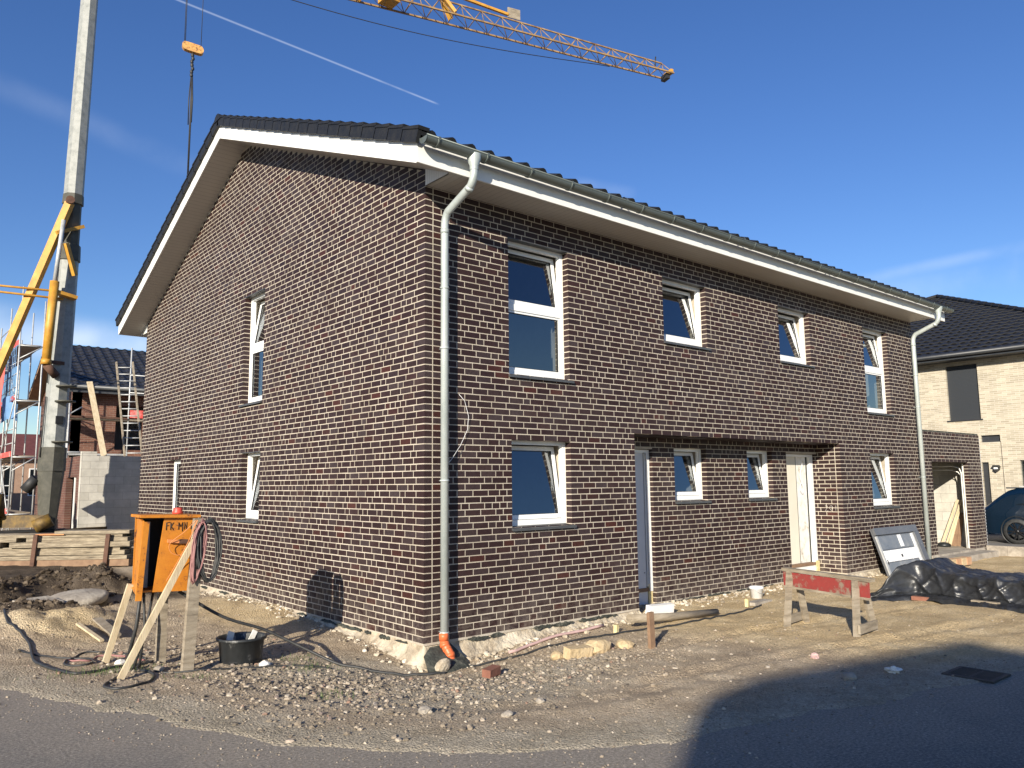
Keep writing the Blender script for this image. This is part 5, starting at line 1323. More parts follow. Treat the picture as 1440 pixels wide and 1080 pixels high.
# ------------------------------------------------------------------ orange cabinet
def cabinet():
    t=thing('electrical_cabinet',(-2.7,1.1,-.05),'rusty orange site power cabinet on wooden legs with its left side open','cabinet')
    x0,x1,y0,y1,z0,z1=-3.05,-2.42,.92,1.42,.79,1.57
    m_=MB(); m_.box(x0+.11,x1,y1-.02,y1,z0,z1); m_.box(x0+.10,x1,y0+.02,y1-.021,z0-.0,z0+.02); m_.box(x1-.02,x1,y0+.02,y1-.021,z0+.021,z1); m_.build('body',M['cabinet'],t)
    m_=MB(); m_.beam((x0+.05,y0-.04,(z0+z1)/2-.035),(x0+.125,y1-.05,(z0+z1)/2-.01),.022,z1-z0+.03); m_.beam((x0+.035,y0-.055,z0-.07),(x0+.08,y0-.055,z1-.03),.06,.02,up=(0,1,0)); m_.build('side_panel',M['cabinet'],t)
    m_=MB()
    vs=[(x0+.19,y0,z0),(x1,y0,z0-.02),(x1,y0,z1),(x0+.28,y0,z1)]; m_.add(vs+[(x,y+.02,z) for x,y,z in vs],[(0,1,2,3),(7,6,5,4),(0,4,5,1),(1,5,6,2),(2,6,7,3),(3,7,4,0)]); door=m_.build('door',M['cabinet'],t)
    m_=MB(); m_.beam((x0+.31,y0-.03,1.325),(x0+.43,y0-.035,1.315),.035,.035); m_.beam((x0+.43,y0-.03,1.315),(x0+.52,y0-.03,1.31),.05,.045,m=1); m_.build('handle',[M['cable_orange'],M['rust']],door)
    # scrawled marking on the door
    m_=MB(); Pq=lambda a,b_:(x0+.30+a,y0-.003,1.44+b_)
    for pts in ([(0,0),(0,.08),(.035,.085)],[(0,.045),(.025,.05)],[(.045,.0),(.045,.08)],[(.075,.08),(.05,.04),(.075,.0)],
                [(.13,0),(.13,.08),(.15,.03),(.17,.08),(.17,-.02)],[(.19,0),(.19,.08),(.215,.0),(.215,.08)],[(.26,.0),(.27,.07)],[(.285,.0),(.295,.07)],[(.25,.045),(.31,.05)]):
        stroke(m_,pts,.004,Pq)
    m_.build('marking',M['dark_steel'],door)
    m_=MB(); m_.obox(((x0+x1)/2+.035,(y0+y1)/2-.05,z1+.02),((x1-x0)/2+.0,0,-.008),(.015,(y1-y0)/2+.0,0),(0,0,.015)); m_.build('lid',M['cabinet'],t)
    m_=MB(); m_.box(x0+.13,x0+.19,y0+.2,y0+.24,z0+.03,z1-.04); m_.box(x0+.14,x1-.03,y1-.12,y1-.03,z0+.021,z1-.02,1); m_.build('socket_panel_dark_back',[M['galv'],M['dark_steel']],t)  # dark board across the back paints in the shade inside the cabinet
    for p,q,w_,h_,mm in (((-2.53,.74,-.12),(-2.44,.80,1.56),.115,.075,'wood_old'),((-2.62,1.36,-.12),(-2.62,1.38,.80),.10,.07,'wood_old')):
        m_=MB(); m_.beam(p,q,w_,h_,up=(0,1,0)); m_.build('leg',M[mm],t)
    for p,q in (((-3.24,.62,-.05),(-2.46,.80,1.38)),((-3.12,1.66,-.05),(-2.96,1.40,.84))):
        m_=MB(); m_.beam(p,q,.065,.035,up=(0,1,0)); m_.build('brace',M['wood_new'],t)
    for k,(p,q) in enumerate((((-2.90,1.2,.79),(-2.98,1.35,-.03)),((-2.86,1.25,.79),(-2.88,1.2,-.03)),((-2.80,1.1,.79),(-3.0,1.0,-.02)))):
        m_=MB(); m_.tube([p,((p[0]+q[0])/2+.03,(p[1]+q[1])/2,.4),q],.014 if k else .02,6); m_.build('supply_cable',M['rubber'],t)
cabinet()
m_=MB(); m_.lathe([(0,0),(.055,0),(.058,.02),(.05,.035),(.05,.06),(.044,.068),(0,.07)],(0,0,0),n=20); o=single(m_,'plastic_plug',M['red_plastic'],'round red plug cap lying on the cabinet lid','cap',(0,0,0)); o.location=(-2.58,1.1,1.607)
def coil(name,label,cx,cy,z0,z1,mat,n,r,seed,wx=.07,lean=0):
    rr=random.Random(seed); m_=MB(); pts=[]
    for k in range(n*18):
        a=2*pi*k/18; j=rr.uniform(-.008,.008)
        w_=wx*(1+.25*sin(k*.37)); zc=(z0+z1)/2-.03*abs(sin(k*.11)); h=(z1-z0)/2*(1-.10*rr.random()*.5-.10*((k//18)%3)/2)
        pts.append((cx+w_*sin(a)+j+lean*cos(a)*.04, cy-.02+.03*sin(k*.23)+j+.02*cos(a), zc+h*cos(a)))
    m_.tube(pts,r,6); return single(m_,name,mat,label,'cable',(cx,cy,z0))
coil('cable_coil','faded red cable looped over the cabinet leg top',-2.47,.72,.88,1.57,M['cable_pink'],7,.007,3,.055,1)
coil('cable_coil','thick black cable coil hanging beside the orange cabinet',-2.35,.74,.88,1.58,M['rubber'],11,.010,5,.11)
m_=MB(); pts=[(-2.5,.70,1.55),(-2.6,.78,1.42),(-2.72,.86,1.30),(-2.70,.87,1.2),(-2.6,.85,1.17),(-2.55,.8,1.25),(-2.52,.74,1.45),(-2.49,.70,1.54),(-2.56,.78,1.3),(-2.66,.86,1.05),(-2.74,.87,.9)]
def smooth(pts,k=6):
    out=[]; P=[Vector(p) for p in pts]
    for i in range(len(P)-1):
        p0=P[max(i-1,0)];p1=P[i];p2=P[i+1];p3=P[min(i+2,len(P)-1)]
        for j in range(k):
            t=j/k; out.append(.5*((2*p1)+(p2-p0)*t+(2*p0-5*p1+4*p2-p3)*t*t+(3*p1-p0-3*p2+p3)*t**3))
    out.append(P[-1]); return out
m_.tube(smooth(pts),.004,5); single(m_,'thin_cable',M['cable_orange'],'thin orange cable dangling across the cabinet door','cable',pts[0])
def ground_cable(pts,r,mat,name,label):
    P=smooth([(p[0],p[1],(gz(p[0],p[1])+r*.8 if len(p)<3 else p[2])) for p in pts],8)
    flat=[len(p)<3 for p in pts]
    out=[]
    for i,p in enumerate(P):
        k=min(i//8,len(pts)-2)
        if flat[k] and flat[k+1]: p.z=gz(p.x,p.y)+r*.8
        out.append(p)
    m_=MB(); m_.tube(out,r,8); return single(m_,name,mat,label,'hose' if 'hose' in name else 'cable',out[0])
ground_cable([(-2.55,1.05,.76),(-2.1,.9,.45),(-1.66,.78,.27),(-1.25,.55,.03),(-.95,.25),(-.55,-.1),(-.2,-.33),(.02,-.42)],.017,M['rubber'],'hose','black hose running from the orange cabinet over the tub to the house corner')
ground_cable([(.42,-.38),(.9,-.5),(1.6,-.6),(2.5,-.76),(3.4,-.85),(4.4,-.95),(5.4,-.86),(6.1,-.72)],.014,M['rubber'],'hose','black hose lying along the foot of the front wall')
ground_cable([(-3.62,5.2),(-3.72,4.3),(-3.62,3.2),(-3.72,2.1),(-3.6,1.3),(-3.45,1.1),(-3.1,1.25),(-2.7,1.35)],.016,M['rubber'],'ground_cable','black cable curving in from the left edge to the cabinet')
ground_cable([(-3.0,1.3,.0),(-3.2,.75),(-3.42,.36),(-3.32,.16),(-3.08,.28),(-2.9,.6),(-2.95,1.0),(-2.88,1.2,.0)],.013,M['rubber'],'ground_cable','black cable loop on the ground in front of the cabinet')
ground_cable([(-3.75,3.0),(-3.55,2.35),(-3.2,2.0),(-3.3,1.55),(-3.5,1.75),(-3.2,2.35),(-2.9,2.1),(-2.7,1.6)],.012,M['rubber'],'ground_cable','tangled thin black cable on the sand left of the cabinet')
ground_cable([(-3.45,1.95),(-3.25,1.8),(-3.1,2.05),(-2.9,1.85),(-2.75,1.5)],.010,M['cable_pink'],'ground_cable','short faded red cable in the cable tangle')
ground_cable([(-2.9,.95),(-2.5,.66),(-2.1,.60),(-1.6,.45),(-1.1,.2)],.011,M['rubber'],'ground_cable','thin black cable running on gravel past the tub')
# mortar tub
m_=MB(); m_.lathe([(0,.0),(.215,.0),(.225,.012),(.25,.26),(.275,.265),(.28,.29),(.262,.295),(.245,.275),(.212,.03),(0,.025)],(0,0,0),n=40); 
for k in range(3): m_.lathe([(.225+.0,.04),(.233,.045),(.226,.05)],(0,0,0),n=40)
t=thing('mortar_tub',(-1.86,.95,-.09),'black round mortar tub with dried mortar stains beside the cabinet','tub')
def stained_black():
    m,nt,b=newmat('mortar_stained_plastic'); tc=N(nt,'ShaderNodeTexCoord'); n=N(nt,'ShaderNodeTexNoise'); n.inputs['Scale'].default_value=7; n.inputs['Detail'].default_value=8; n.inputs['Roughness'].default_value=.7
    mp=N(nt,'ShaderNodeMapping'); mp.inputs['Scale'].default_value=(1,1,.45); nt.links.new(tc.outputs['Object'],mp.inputs[0]); nt.links.new(mp.outputs[0],n.inputs['Vector'])
    r=ramp(nt,[(.3,(.012,.014,.016)),(.58,(.03,.033,.036)),(.68,(.28,.28,.27)),(.8,(.42,.41,.39))]); nt.links.new(n.outputs['Fac'],r.inputs[0]); nt.links.new(r.outputs[0],b.inputs['Base Color']); b.inputs['Roughness'].default_value=.5; return m
M['tub']=stained_black()
m_.v=[(x-1.86,y+.95,z-.09) for x,y,z in m_.v]; m_.build('tub_shell',M['tub'],t)
m_=MB(); m_.beam((-2.02,1.0,.0),(-1.93,1.08,.24),.07,.02,up=(0,1,0)); m_.beam((-1.80,1.0,.0),(-1.66,1.05,.225),.06,.015,up=(0,1,0)); m_.build('trowel_blade',M['stained'],t)

# ------------------------------------------------------------------ sawhorse
def sawhorse():
    t=thing('sawhorse',(4.67,-2.65,-.05),'weathered wooden sawhorse with worn red side board on the sandy yard','sawhorse')
    A=Vector((4.87,-1.93,.655)); B=Vector((4.49,-3.33,.655)); d=(B-A).normalized(); s=Vector((-d.y,d.x,0))
    m_=MB(); m_.beam(A-d*.02,B+d*.03,.11,.045); m_.build('top_rail',M['wood_old'],t)
    m_=MB(); m_.beam(A+Vector((0,0,-.125))-s*.03,B+Vector((0,0,-.125))-s*.03,.03,.19); m_.build('side_board',M['red_paint'],t)
    m_=MB(); m_.beam(A+Vector((0,0,-.235))-s*.028,B+Vector((0,0,-.235))-s*.028,.045,.03); m_.build('lower_rail',M['wood_old'],t)
    for C_,f1,f2,nn in ((A.lerp(B,.10),(4.52,-2.12),(5.10,-2.08),0),(A.lerp(B,.88),(4.24,-3.24),(4.79,-3.20),1)):
        for k,f in enumerate((f1,f2)):
            m_=MB(); tp=C_+s*(-.055 if k==0 else .055)*(1); 
            sgn=1 if (Vector((f[0],f[1],0))-Vector((C_.x,C_.y,0))).dot(s)>0 else -1
            tp=C_+s*sgn*.065; tp.z=.63
            m_.beam((f[0],f[1],gz(*f)-.015),tp,.095,.04,up=(d.x,d.y,0)); m_.build('leg',M['wood_old'],t)
        a=Vector((f1[0],f1[1],gz(*f1)+.09)); b_=Vector((f2[0],f2[1],gz(*f2)+.09)); m_=MB(); m_.beam(a+d*(.04 if nn else -.04),b_+d*(.04 if nn else -.04),.03,.11); m_.build('stretcher',M['wood_old'],t)
sawhorse()
# ------------------------------------------------------------------ leaning door element
def door_panel():
    p0=Vector((11.28,-.42,-.12)); U=Vector((1,.0,0)); V_=Vector((0,.33,1.0)).normalized(); Nn=U.cross(V_)*-1
    if Nn.y>0: Nn=-Nn
    t=thing('door_element',tuple(p0),'slate grey door element with white inner strips leaning on its side against the front wall','door')
    W,H=2.02,1.02
    def pan(mb,u0,u1,v0,v1,n0,n1,m=0):
        c=p0+U*(u0+u1)/2+V_*(v0+v1)/2-Nn*0+Nn*(n0+n1)/2; mb.obox(c,U*(u1-u0)/2,V_*(v1-v0)/2,Nn*(n1-n0)/2,m)
    m_=MB(); pan(m_,0,W,0,H,0,.045); m_.build('leaf',M['panel_grey'],t)
    m_=MB(); pan(m_,0,.07,0,H-.17,.0455,.075); m_.build('frame_strip',M['galv'],t); m_=MB(); pan(m_,W-.26,W-.22,.02,H-.17,.0455,.07); m_.build('frame_strip',M['galv'],t)
    m_=MB(); pan(m_,-.02,W,H-.15,H+.0,.0455,.10); pan(m_,W-.2,W+.02,0,H-.155,.0455,.10); m_.build('frame',M['panel_grey'],t)
    m_=MB(); pan(m_,.10,W-.29,.56,.84,.0455,.052); m_.build('infill_panel',M['frosted'],t); m_=MB(); pan(m_,.10,W-.29,.02,.27,.0455,.052); m_.build('infill_panel',M['frosted'],t)
    m_=MB()
    for k in range(5):
        u=.13+k*.31; pan(m_,u,u+.265,.29,.53,.0455,.062)
    pan(m_,1.02,1.16,.58,.84,.053,.066); pan(m_,W-.34,W-.28,.02,.84,.0455,.066); m_.build('white_strip',M['white_plastic'],t)
    m_=MB(); pan(m_,.85,.90,.36,.42,.0625,.075); pan(m_,.12,.14,.24,.34,.0625,.072); m_.build('fitting',M['dark_steel'],t)
door_panel()
# ------------------------------------------------------------------ tarp pile
def tarp():
    sec=[(-.34,.0),(-.20,.035),(-.07,.03),(.0,.05),(.035,.22),(.075,.40),(.12,.445),(.20,.45),(.55,.43),(.95,.45),(1.16,.44),(1.25,.38),(1.30,.10),(1.38,.03),(1.5,.0)]
    L=[0]
    for a,b in zip(sec,sec[1:]): L.append(L[-1]+hypot(b[0]-a[0],b[1]-a[1]))
    def at(u):
        d=u*L[-1]
        for k in range(len(sec)-1):
            if d<=L[k+1]+1e-9:
                t=(d-L[k])/(L[k+1]-L[k]); a,b=sec[k],sec[k+1]; nx,nz=-(b[1]-a[1]),(b[0]-a[0]); l=hypot(nx,nz)
                return a[0]+(b[0]-a[0])*t,a[1]+(b[1]-a[1])*t,nx/l,nz/l
        return sec[-1][0],sec[-1][1],0,1
    NU,NV=110,300; y0,y1=-1.72,-7.2; vs=[];fs=[]
    rg=lambda x,y,z,p: max(0,1-2.2*abs(noise.noise(Vector((x,y,z)))))**p
    for j in range(NV+1):
        v=j/NV; y=y0+(y1-y0)*v; D=y0-y
        end=sstep(.0,.30,D)
        hs=(.86+.10*sin(D*2.1)+.05*noise.noise(Vector((D*3,0,0)))+(.36*exp(-((D-.50)/.20)**2))-.10*exp(-((D-1.2)/.35)**2)+.10*exp(-((D-2.3)/.25)**2))*(.10+.90*end)
        xf=8.42-.27*max(0,D-.5)-.55*(1-sstep(.0,.62,D))+.03*noise.noise(Vector((D*2.5,4,0)))
        for i in range(NU+1):
            x,z,nx,nz=at(i/NU)
            wid=.35+.65*end; xx=x*wid if x>0 else x
            face=sstep(.02,.10,z)*sstep(.5,.40,z+.0*x)*(1 if x<.3 else .4)
            low=sstep(.12,.0,z)
            f=.030*rg(D*2.4+z*1.6,z*1.1,3,5)*(.4+face)          # taut vertical folds
            f+=.018*rg(D*4.0-z*3,z*1.6,8,5)*(.5+face)
            f+=.018*rg(D*1.3,z*9+x*5,5,6)                      # horizontal creases
            f+=.007*rg(D*9+x*5,z*9+x*4,2,4)
            f+=.010*noise.noise(Vector((D*3,x*3,z*4)))
            f-=.035*rg(D*1.1+.3,x*1.7,11,8)*(1-face)*(1 if z>.3 else 0)
            f+=low*.020*rg(D*7,x*10,6,2)
            pz=z*hs*(1.0 if x>-.01 else .9)+nz*f; px=xx+nx*f*1.3
            X=xf+px+ .06*noise.noise(Vector((D*3,9,0)))*low
            zz=g0(X,y)+max(pz,-.01)-(.03 if i in (0,NU) else -.012)
            vs.append((X,y+.10*sin(x*3)*(1-end),zz))
    for j in range(NV):
        for i in range(NU): a=j*(NU+1)+i; fs.append((a,a+1,a+NU+2,a+NU+1))
    # close the near end with a bunched flap
    b=len(vs); c=(vs[0][0]+.25,y0+.13,g0(8,-1.6)-.03)
    vs.append(c)
    for i in range(NU): fs.append((i,b,i+1))
    mb=MB(); mb.add(vs,fs,0,True)
    single(mb,'tarpaulin',M['tarp'],'crumpled glossy black sheeting draped over a long low pile','tarpaulin',(8.9,-3.5,-.05))
tarp()
for (nm,mat,lab,c,a,hh,w_) in (('brick','brick_red','dark red brick weighing down the black sheeting',(8.06,-2.42,-.02),(.02,-.13,0),.03,.055),
    ('wood_block','wood_old','pale wood offcut weighing down the front of the black sheeting',(7.93,-3.42,.03),(-.02,-.19,0),.025,.045),
    ('brick','styro','pale stone on the black sheeting at the right edge of the photo',(8.05,-4.02,.05),(.0,-.12,0),.04,.05)):
    m_=MB(); a=Vector(a); s=Vector((-a.y,a.x,0)).normalized(); m_.obox(c,a,s*w_,(0,0,hh)); single(m_,nm,M[mat],lab,'brick' if nm=='brick' else 'wood',c)
# bricks row behind the sheeting
for k in range(6):
    x=13.35+k*.27; y=-.62-.01*k; m_=MB(); m_.obox((x,y,.0),(.125,.0,0),(0,.10,0),(0,0,.085)); o=single(m_,'paver',M['brick_orange'] if k%2 else M['yellow_stone'],'orange-tan paving block in the low row in front of the garage step' ,'paver',(x,y,-.1),'row of orange-tan pavers')
m_=MB(); m_.obox((13.2,-.5,.06),(.10,.03,0),(-.03,.07,0),(0,0,.05)); single(m_,'red_scrap',M['red_plastic'],'small red plastic piece at the left end of the paver row','scrap',(13.2,-.5,.02))
# bucket
t=thing('bucket',(6.75,-.22,-.13),'small white plastic bucket at the foot of the porch wall','bucket')
m_=MB(); m_.lathe([(0,0),(.095,0),(.112,.17),(.125,.172),(.125,.20),(.118,.205),(.108,.195),(.09,.012),(0,.01)],(6.75,-.22,-.12),n=28); m_.build('bucket_shell',M['white_plastic'],t)
m_=MB(); m_.tube([(6.63,-.22,.06),(6.66,-.33,.0),(6.75,-.35,-.03),(6.84,-.33,.0),(6.87,-.22,.06)],.004,5); m_.build('handle',M['galv'],t)
# stake, timber, stones
m_=MB(); m_.beam((2.19,-1.70,-.3),(2.17,-1.70,.33),.085,.045,up=(0,1,0)); m_.build('x',M['wood_brown']); bpy.data.objects.remove(bpy.data.objects['x'])
single(m_,'wooden_stake',M['wood_brown'],'brown wooden stake driven upright into the yard near the left porch door','stake',(2.18,-1.7,-.09))
m_=MB(); m_.tube([(2.95,-.66,.035),(3.8,-.70,-.03),(4.75,-.82,-.05)],[.06,.055,.045],10); single(m_,'timber_pole',M['wood_old'],'greyish round pole lying behind the upright stake','pole',(3.8,-.7,-.09))
def block(name,mat,label,cat,c,size,rot,lump=.0,group=None):
    m_=MB(); v,f=rockshape(hash(label)%97 if False else int(size[0]*1000)+len(label),1,.2)
    if lump: vs=[Vector((p.x*size[0]/2,p.y*size[1]/2,p.z*size[2]/2)) for p in v]
    else:
        m_.box(-size[0]/2,size[0]/2,-size[1]/2,size[1]/2,-size[2]/2,size[2]/2)
    if lump: m_.add(vs,f)
    o=single(m_,name,mat,label,cat,(0,0,0),group); o.location=c; o.rotation_euler=rot; return o
block('polystyrene_block',M['styro'],'white polystyrene block leaning by the left porch door','block',(4.15,-.22,-.02),(.52,.10,.15),(0.1,.03,-.05))
block('stone_lump',M['yellow_stone'],'long yellowish mortar lump, left end of the row of lumps','mortar lump',(1.30,-1.32,-.08),(.34,.13,.13),(.1,.05,-.1))
block('stone_lump',M['yellow_stone'],'broad yellowish lump in the middle of the row of lumps','mortar lump',(1.68,-1.28,-.08),(.52,.30,.22),(0,.1,.3),1)
block('stone_lump',M['yellow_stone'],'pale lump at the foot of the upright stake','mortar lump',(2.02,-1.42,-.08),(.36,.24,.16),(.1,0,.9),1)
block('stone_lump',M['yellow_stone'],'small pale lump beside the longest yellowish one','mortar lump',(1.15,-1.12,-.13),(.2,.16,.12),(.1,0,.2),1)
block('flat_stone',M['slurry'],'flat pale stone leaning against the orange drain bend','stone',(.03,-.36,-.20),(.21,.13,.20),(.5,.1,.2),1)
block('brick',M['brick_red'],'lone brown brick on the gravel in front of the drain','brick',(.15,-1.12,-.15),(.22,.11,.085),(.05,-.04,.35))
block('wood_block',M['foam_yellow'],'small yellow peg standing near the left porch door','peg',(2.62,-.72,-.07),(.06,.05,.14),(0,.05,.2))
block('wood_block',M['foam_yellow'],'small yellow peg standing at the porch wall left of the bucket','peg',(5.85,-.62,-.06),(.06,.05,.13),(0,.05,.2))
block('concrete_slab',M['concrete'],'thin grey slab lying between the peg and the white bucket','slab',(6.3,-.55,-.10),(.6,.18,.05),(0,.02,.1))
m_=MB(); m_.tube([(x,-.35-.03*sin(x*3),gz(x,-.35)+.03) for x in [1.05+i*.12 for i in range(15)]],.02,6); single(m_,'pink_strip',M['pink'],'faded pink plastic strip lying at the foot of the front wall','strip',(1.9,-.35,-.15))
# membrane flap behind the drain
fl=[(-.13,-.30,-.27),(-.09,-.14,-.11),(.06,-.045,-.04),(.36,-.045,-.03),(.50,-.17,-.20),(.42,-.40,-.27),(.15,-.46,-.29)]
m_=MB(); m_.add(fl+[(.18,-.17,-.10)]+[(x,y,z-.012) for x,y,z in fl]+[(.18,-.17,-.112)],[(i,(i+1)%7,7) for i in range(7)]+[((i+1)%7+8,i+8,15) for i in range(7)]+[(i,i+8,(i+1)%7+8,(i+1)%7) for i in range(7)],0,False)
single(m_,'membrane_flap',M['bitumen'],'dark bitumen sheet bent around the orange drain bend','sheet',(.18,-.2,-.25))
# drain grate
t=thing('drain_grate',(3.1,-5.02,.0),'cast iron drain grate at the shaded road edge','grate')
m_=MB(); q=.23; cx,cy=3.12,-4.98
m_.box(cx-q,cx+q,cy-q,cy-q+.04,.004,.022); m_.box(cx-q,cx+q,cy+q-.04,cy+q,.004,.022); m_.box(cx-q,cx-q+.04,cy-q+.041,cy+q-.041,.004,.022); m_.box(cx+q-.04,cx+q,cy-q+.041,cy+q-.041,.004,.022); m_.build('frame',M['grille'],t)
m_=MB()
for k in range(9): x=cx-q+.050+k*.0415; m_.box(x,x+.020,cy-q+.041,cy+q-.041,.004,.020)
m_.box(cx-q+.041,cx+q-.041,cy-.012,cy+.012,.006,.0195); m_.build('grid_bars',M['grille'],t); m_=MB(); m_.box(cx-q+.041,cx+q-.041,cy-q+.041,cy+q-.041,-.02,.002); m_.build('shaft_opening',M['dark_joint'],t)
# scraps and larger stones lying singly
for i,(x,y,s,mat,nm,lab) in enumerate(((2.62,-4.42,.07,'stained','plastic_scrap','crumpled white plastic scrap in the shade near the drain grate'),(2.72,-3.52,.05,'pink','plastic_scrap','crumpled pinkish scrap on the sunlit sand'),
    (2.05,-4.25,.075,'concrete','stone','pale angular stone in the shade left of the white scrap'),(-.55,-2.7,.045,'concrete','stone','small pale stone on dusty ground near the road edge'),(-1.55,-2.35,.06,'concrete','stone','fist-sized grey stone at the road edge'),
    (-1.1,-2.9,.05,'concrete','stone','dark grey stone closest to the road'),(2.0,-3.4,.025,'concrete','stone','tiny white stone on open sand'),(-3.0,1.5,.06,'stained','stone','pale stone between the cabinet braces'),(-2.75,.95,.055,'concrete','stone','pale stone at the foot of the front cabinet leg'),
    (-1.75,.55,.065,'stained','stone','pale stone in front of the black tub'))):
    m_=MB(); v,f=rockshape(50+i,1 if nm=='stone' else 2,.35 if nm=='stone' else .9)
    m_.add([(x+p.x*s,y+p.y*s*.8,gz(x,y)+s*.3+p.z*s*.6) for p in v],f); single(m_,nm,M[mat],lab,'stone' if nm=='stone' else 'scrap',(x,y,gz(x,y)))
# grass tufts
def grass():
    mb=MB(); rr=random.Random(8)
    for (cx,cy,n,sx,sy) in ((-3.35,1.15,160,.22,.12),(-3.0,1.05,120,.2,.12),(-1.35,.25,110,.14,.1),(-1.75,-1.1,60,.12,.08),(-2.6,.35,50,.15,.1),(-1.2,.85,60,.12,.1)):
        for _ in range(n):
            x,y=rr.gauss(cx,sx),rr.gauss(cy,sy); z=gz(x,y)-.005; h=rr.uniform(.02,.065); a=rr.random()*6.28; b_=rr.uniform(.2,.8); w_=.003
            d=Vector((cos(a),sin(a),0)); s=Vector((-sin(a),cos(a),0))*w_; p=Vector((x,y,z))
            mb.add([p-s,p+s,p+d*h*b_*.5+Vector((0,0,h*.7))+s*.7,p+d*h*b_*.5+Vector((0,0,h*.7))-s*.7,p+d*h*b_*1.2+Vector((0,0,h))],[(0,1,2,3),(3,2,4)])
    o=mb.build('grass',noisy('short_grass',[(.04,.075,.018),(.08,.12,.03)],scale=9,rough=.7),recalc=False); tag(o,'short green grass sprouting between the gravel',None,None,'stuff')
grass()

# ------------------------------------------------------------------ house on the other side of the road, casting the foreground shadow
S_=Vector((.857,.515,0)).normalized(); P_=Vector((.515,-.857,0)).normalized()
def caster():
    A=Vector((-.04,-3.99,0))-S_*24; k=24*math.tan(radians(18.4))
    t=thing('opposite_house',tuple(A),'rendered gabled house across the road behind the viewpoint','house')
    prof=[(0.02,-.1),(0.02,k-.1),(2.7,k+1.15),(6.4,k-.4),(6.4,-.1)]
    m_=MB(); n=len(prof); vs=[A+P_*p+Vector((0,0,z))-S_*s for s in (.4,11) for p,z in prof]
    m_.add(vs,[tuple(range(n)),tuple(range(2*n-1,n-1,-1))]+[(i,(i+1)%n,n+(i+1)%n,n+i) for i in range(n)]); m_.build('wall',greyw,t)
    m_=MB(); pr_=[(-.0,k-.05),(.05,k+.22),(.45,k+.52),(2.72,k+1.36),(6.7,k-.25),(6.7,k-.5),(2.72,k+1.17),(.1,k-.06)]; n=len(pr_)
    vs=[A+P_*p+Vector((0,0,z))-S_*s for s in (0,11.4) for p,z in pr_]
    m_.add(vs,[tuple(range(n)),tuple(range(2*n-1,n-1,-1))]+[(i,(i+1)%n,n+(i+1)%n,n+i) for i in range(n)]); m_.build('roof',roofred,t)
    for (p,z) in ((1.2,1),(3.8,1),(1.2,4),(3.8,4)):
        m_=MB(); c=A+P_*(p+.6)+Vector((0,0,z+.6))-S_*.39; m_.obox(c,P_*.6,S_*.02,(0,0,.7)); o=m_.build('window',M['white'],t)
        m_=MB(); m_.obox(c+S_*.025,P_*.52,S_*.004,(0,0,.62)); m_.build('pane',M['car_glass'],o)
caster()

# ------------------------------------------------------------------ light, sky, camera
EL=radians(18.4); SUN=Vector((-.857*cos(EL),-.515*cos(EL),sin(EL))).normalized()
sl_=bpy.data.lights.new('sun','SUN'); sl_.energy=5.0; sl_.angle=radians(.53); sl_.color=(1,.91,.76)
so=bpy.data.objects.new('sun',sl_); COL.objects.link(so); so.rotation_euler=SUN.to_track_quat('Z','Y').to_euler(); so.location=(-20,-20,30)

F_=1097.0; yaw,pit,rol=radians(40.129),radians(7.230),radians(-.587); CAMP=Vector((-5.421,-8.132,1.913))
fw=Vector((sin(yaw)*cos(pit),cos(yaw)*cos(pit),sin(pit))); rt0=Vector((cos(yaw),-sin(yaw),0)); up0=rt0.cross(fw)
rgt=rt0*cos(rol)+up0*sin(rol); upv=-rt0*sin(rol)+up0*cos(rol)
cam=bpy.data.cameras.new('camera'); co=bpy.data.objects.new('camera',cam); COL.objects.link(co); S.camera=co
co.matrix_world=Matrix(((rgt.x,upv.x,-fw.x,CAMP.x),(rgt.y,upv.y,-fw.y,CAMP.y),(rgt.z,upv.z,-fw.z,CAMP.z),(0,0,0,1)))
cam.sensor_width=36; cam.sensor_fit='HORIZONTAL'; cam.lens=36*F_/1440; cam.clip_end=4000; cam.clip_start=.1

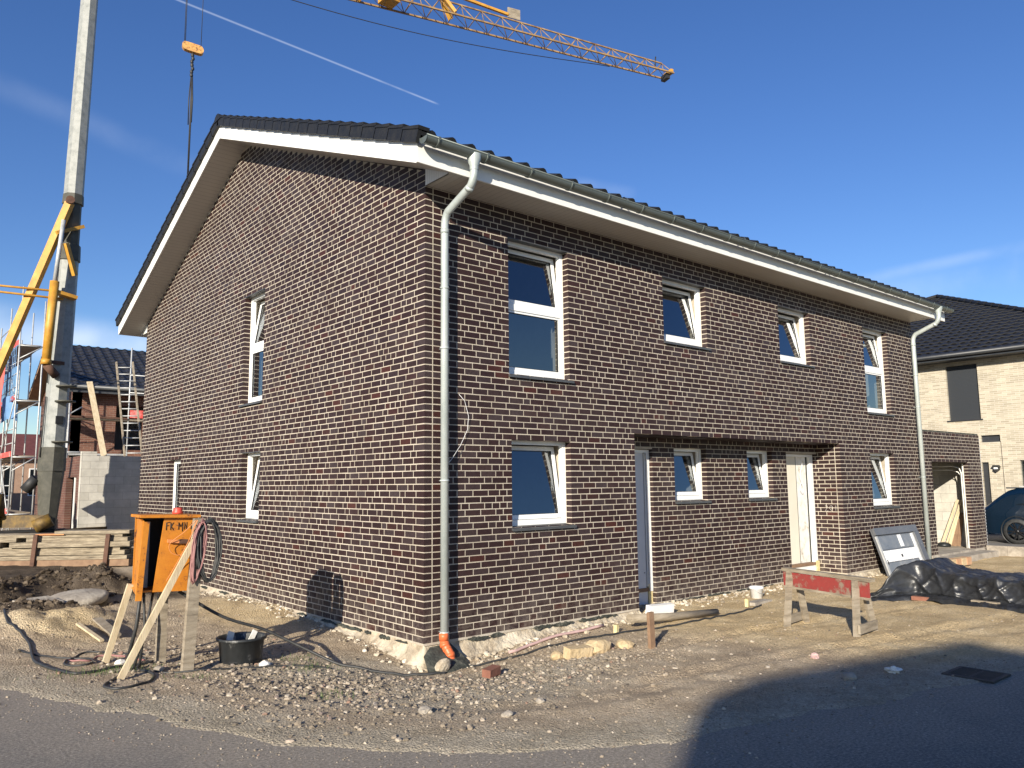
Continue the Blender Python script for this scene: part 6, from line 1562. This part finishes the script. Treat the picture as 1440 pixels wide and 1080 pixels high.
W=bpy.data.worlds.new('World'); S.world=W; W.use_nodes=True; nt=W.node_tree; bgd=nt.nodes['Background']
sky=N(nt,'ShaderNodeTexSky',sky_type='NISHITA'); sky.sun_disc=False; sky.sun_elevation=EL; sky.sun_rotation=math.atan2(SUN.x,SUN.y); sky.altitude=60; sky.air_density=1.0; sky.dust_density=.25; sky.ozone_density=3.5
tc=N(nt,'ShaderNodeTexCoord')
def vdir_(px,py):
    # direction in the sky (used once to describe where a vapour trail stands)
    return (fw+rgt*((px-720)/F_)-upv*((py-540)/F_)).normalized()
def trail(a,b,width,strength,nscale,thr=(.35,.65),taper=True):
    A=vdir_(*a); B=vdir_(*b); n=A.cross(B).normalized(); m=(A+B).normalized(); half=math.acos(max(-1,min(1,A.dot(m))))
    dn=N(nt,'ShaderNodeVectorMath',operation='DOT_PRODUCT'); dn.inputs[1].default_value=n; nt.links.new(tc.outputs['Generated'],dn.inputs[0])
    nz_=N(nt,'ShaderNodeTexNoise'); nz_.inputs['Scale'].default_value=nscale; nz_.inputs['Detail'].default_value=6; nt.links.new(tc.outputs['Generated'],nz_.inputs['Vector'])
    ab=N(nt,'ShaderNodeMath',operation='ABSOLUTE'); nt.links.new(dn.outputs['Value'],ab.inputs[0])
    mr=N(nt,'ShaderNodeMapRange',interpolation_type='SMOOTHSTEP'); mr.inputs[1].default_value=0; mr.inputs[2].default_value=width; mr.inputs[3].default_value=1; mr.inputs[4].default_value=0; nt.links.new(ab.outputs[0],mr.inputs[0])
    dm=N(nt,'ShaderNodeVectorMath',operation='DOT_PRODUCT'); dm.inputs[1].default_value=m; nt.links.new(tc.outputs['Generated'],dm.inputs[0])
    mr2=N(nt,'ShaderNodeMapRange',interpolation_type='SMOOTHSTEP'); mr2.inputs[1].default_value=cos(half); mr2.inputs[2].default_value=cos(half*(.55 if taper else .93)); mr2.inputs[3].default_value=0; mr2.inputs[4].default_value=strength; nt.links.new(dm.outputs['Value'],mr2.inputs[0])
    mr3=N(nt,'ShaderNodeMapRange'); mr3.inputs[1].default_value=thr[0]; mr3.inputs[2].default_value=thr[1]; nt.links.new(nz_.outputs['Fac'],mr3.inputs[0])
    p=N(nt,'ShaderNodeMath',operation='MULTIPLY'); nt.links.new(mr.outputs[0],p.inputs[0]); nt.links.new(mr2.outputs[0],p.inputs[1])
    p2=N(nt,'ShaderNodeMath',operation='MULTIPLY'); nt.links.new(p.outputs[0],p2.inputs[0]); nt.links.new(mr3.outputs[0],p2.inputs[1]); return p2.outputs[0]
trs=[trail((180,-28),(620,148),.0017,.27,30,(.1,.5),False),trail((-120,70),(330,262),.020,.09,9),trail((1180,430),(1560,350),.030,.22,8),trail((-150,430),(330,520),.035,.42,7,(.3,.6)),trail((1150,405),(1520,330),.010,.15,14),
     trail((-200,480),(300,482),.030,.38,9,(.35,.6)),trail((800,255),(900,275),.012,.12,12)]
acc=trs[0]
for q in trs[1:]:
    a_=N(nt,'ShaderNodeMath',operation='ADD'); nt.links.new(acc,a_.inputs[0]); nt.links.new(q,a_.inputs[1]); acc=a_.outputs[0]
cl=N(nt,'ShaderNodeMath',operation='MINIMUM'); cl.inputs[1].default_value=.8; nt.links.new(acc,cl.inputs[0])
mx=N(nt,'ShaderNodeMix',data_type='RGBA'); nt.links.new(cl.outputs[0],mx.inputs[0]); mx.inputs[7].default_value=(6.5,7.2,8.4,1)
hs=N(nt,'ShaderNodeHueSaturation'); hs.inputs['Saturation'].default_value=1.17; hs.inputs['Hue'].default_value=.514; nt.links.new(sky.outputs[0],hs.inputs['Color']); nt.links.new(hs.outputs[0],mx.inputs[6]); nt.links.new(mx.outputs[2],bgd.inputs['Color']); bgd.inputs['Strength'].default_value=.092

S.view_settings.view_transform='Standard'; S.view_settings.look='None'; S.view_settings.exposure=.72; S.view_settings.gamma=1
S.render.engine='CYCLES'; S.cycles.max_bounces=8; S.cycles.transparent_max_bounces=12
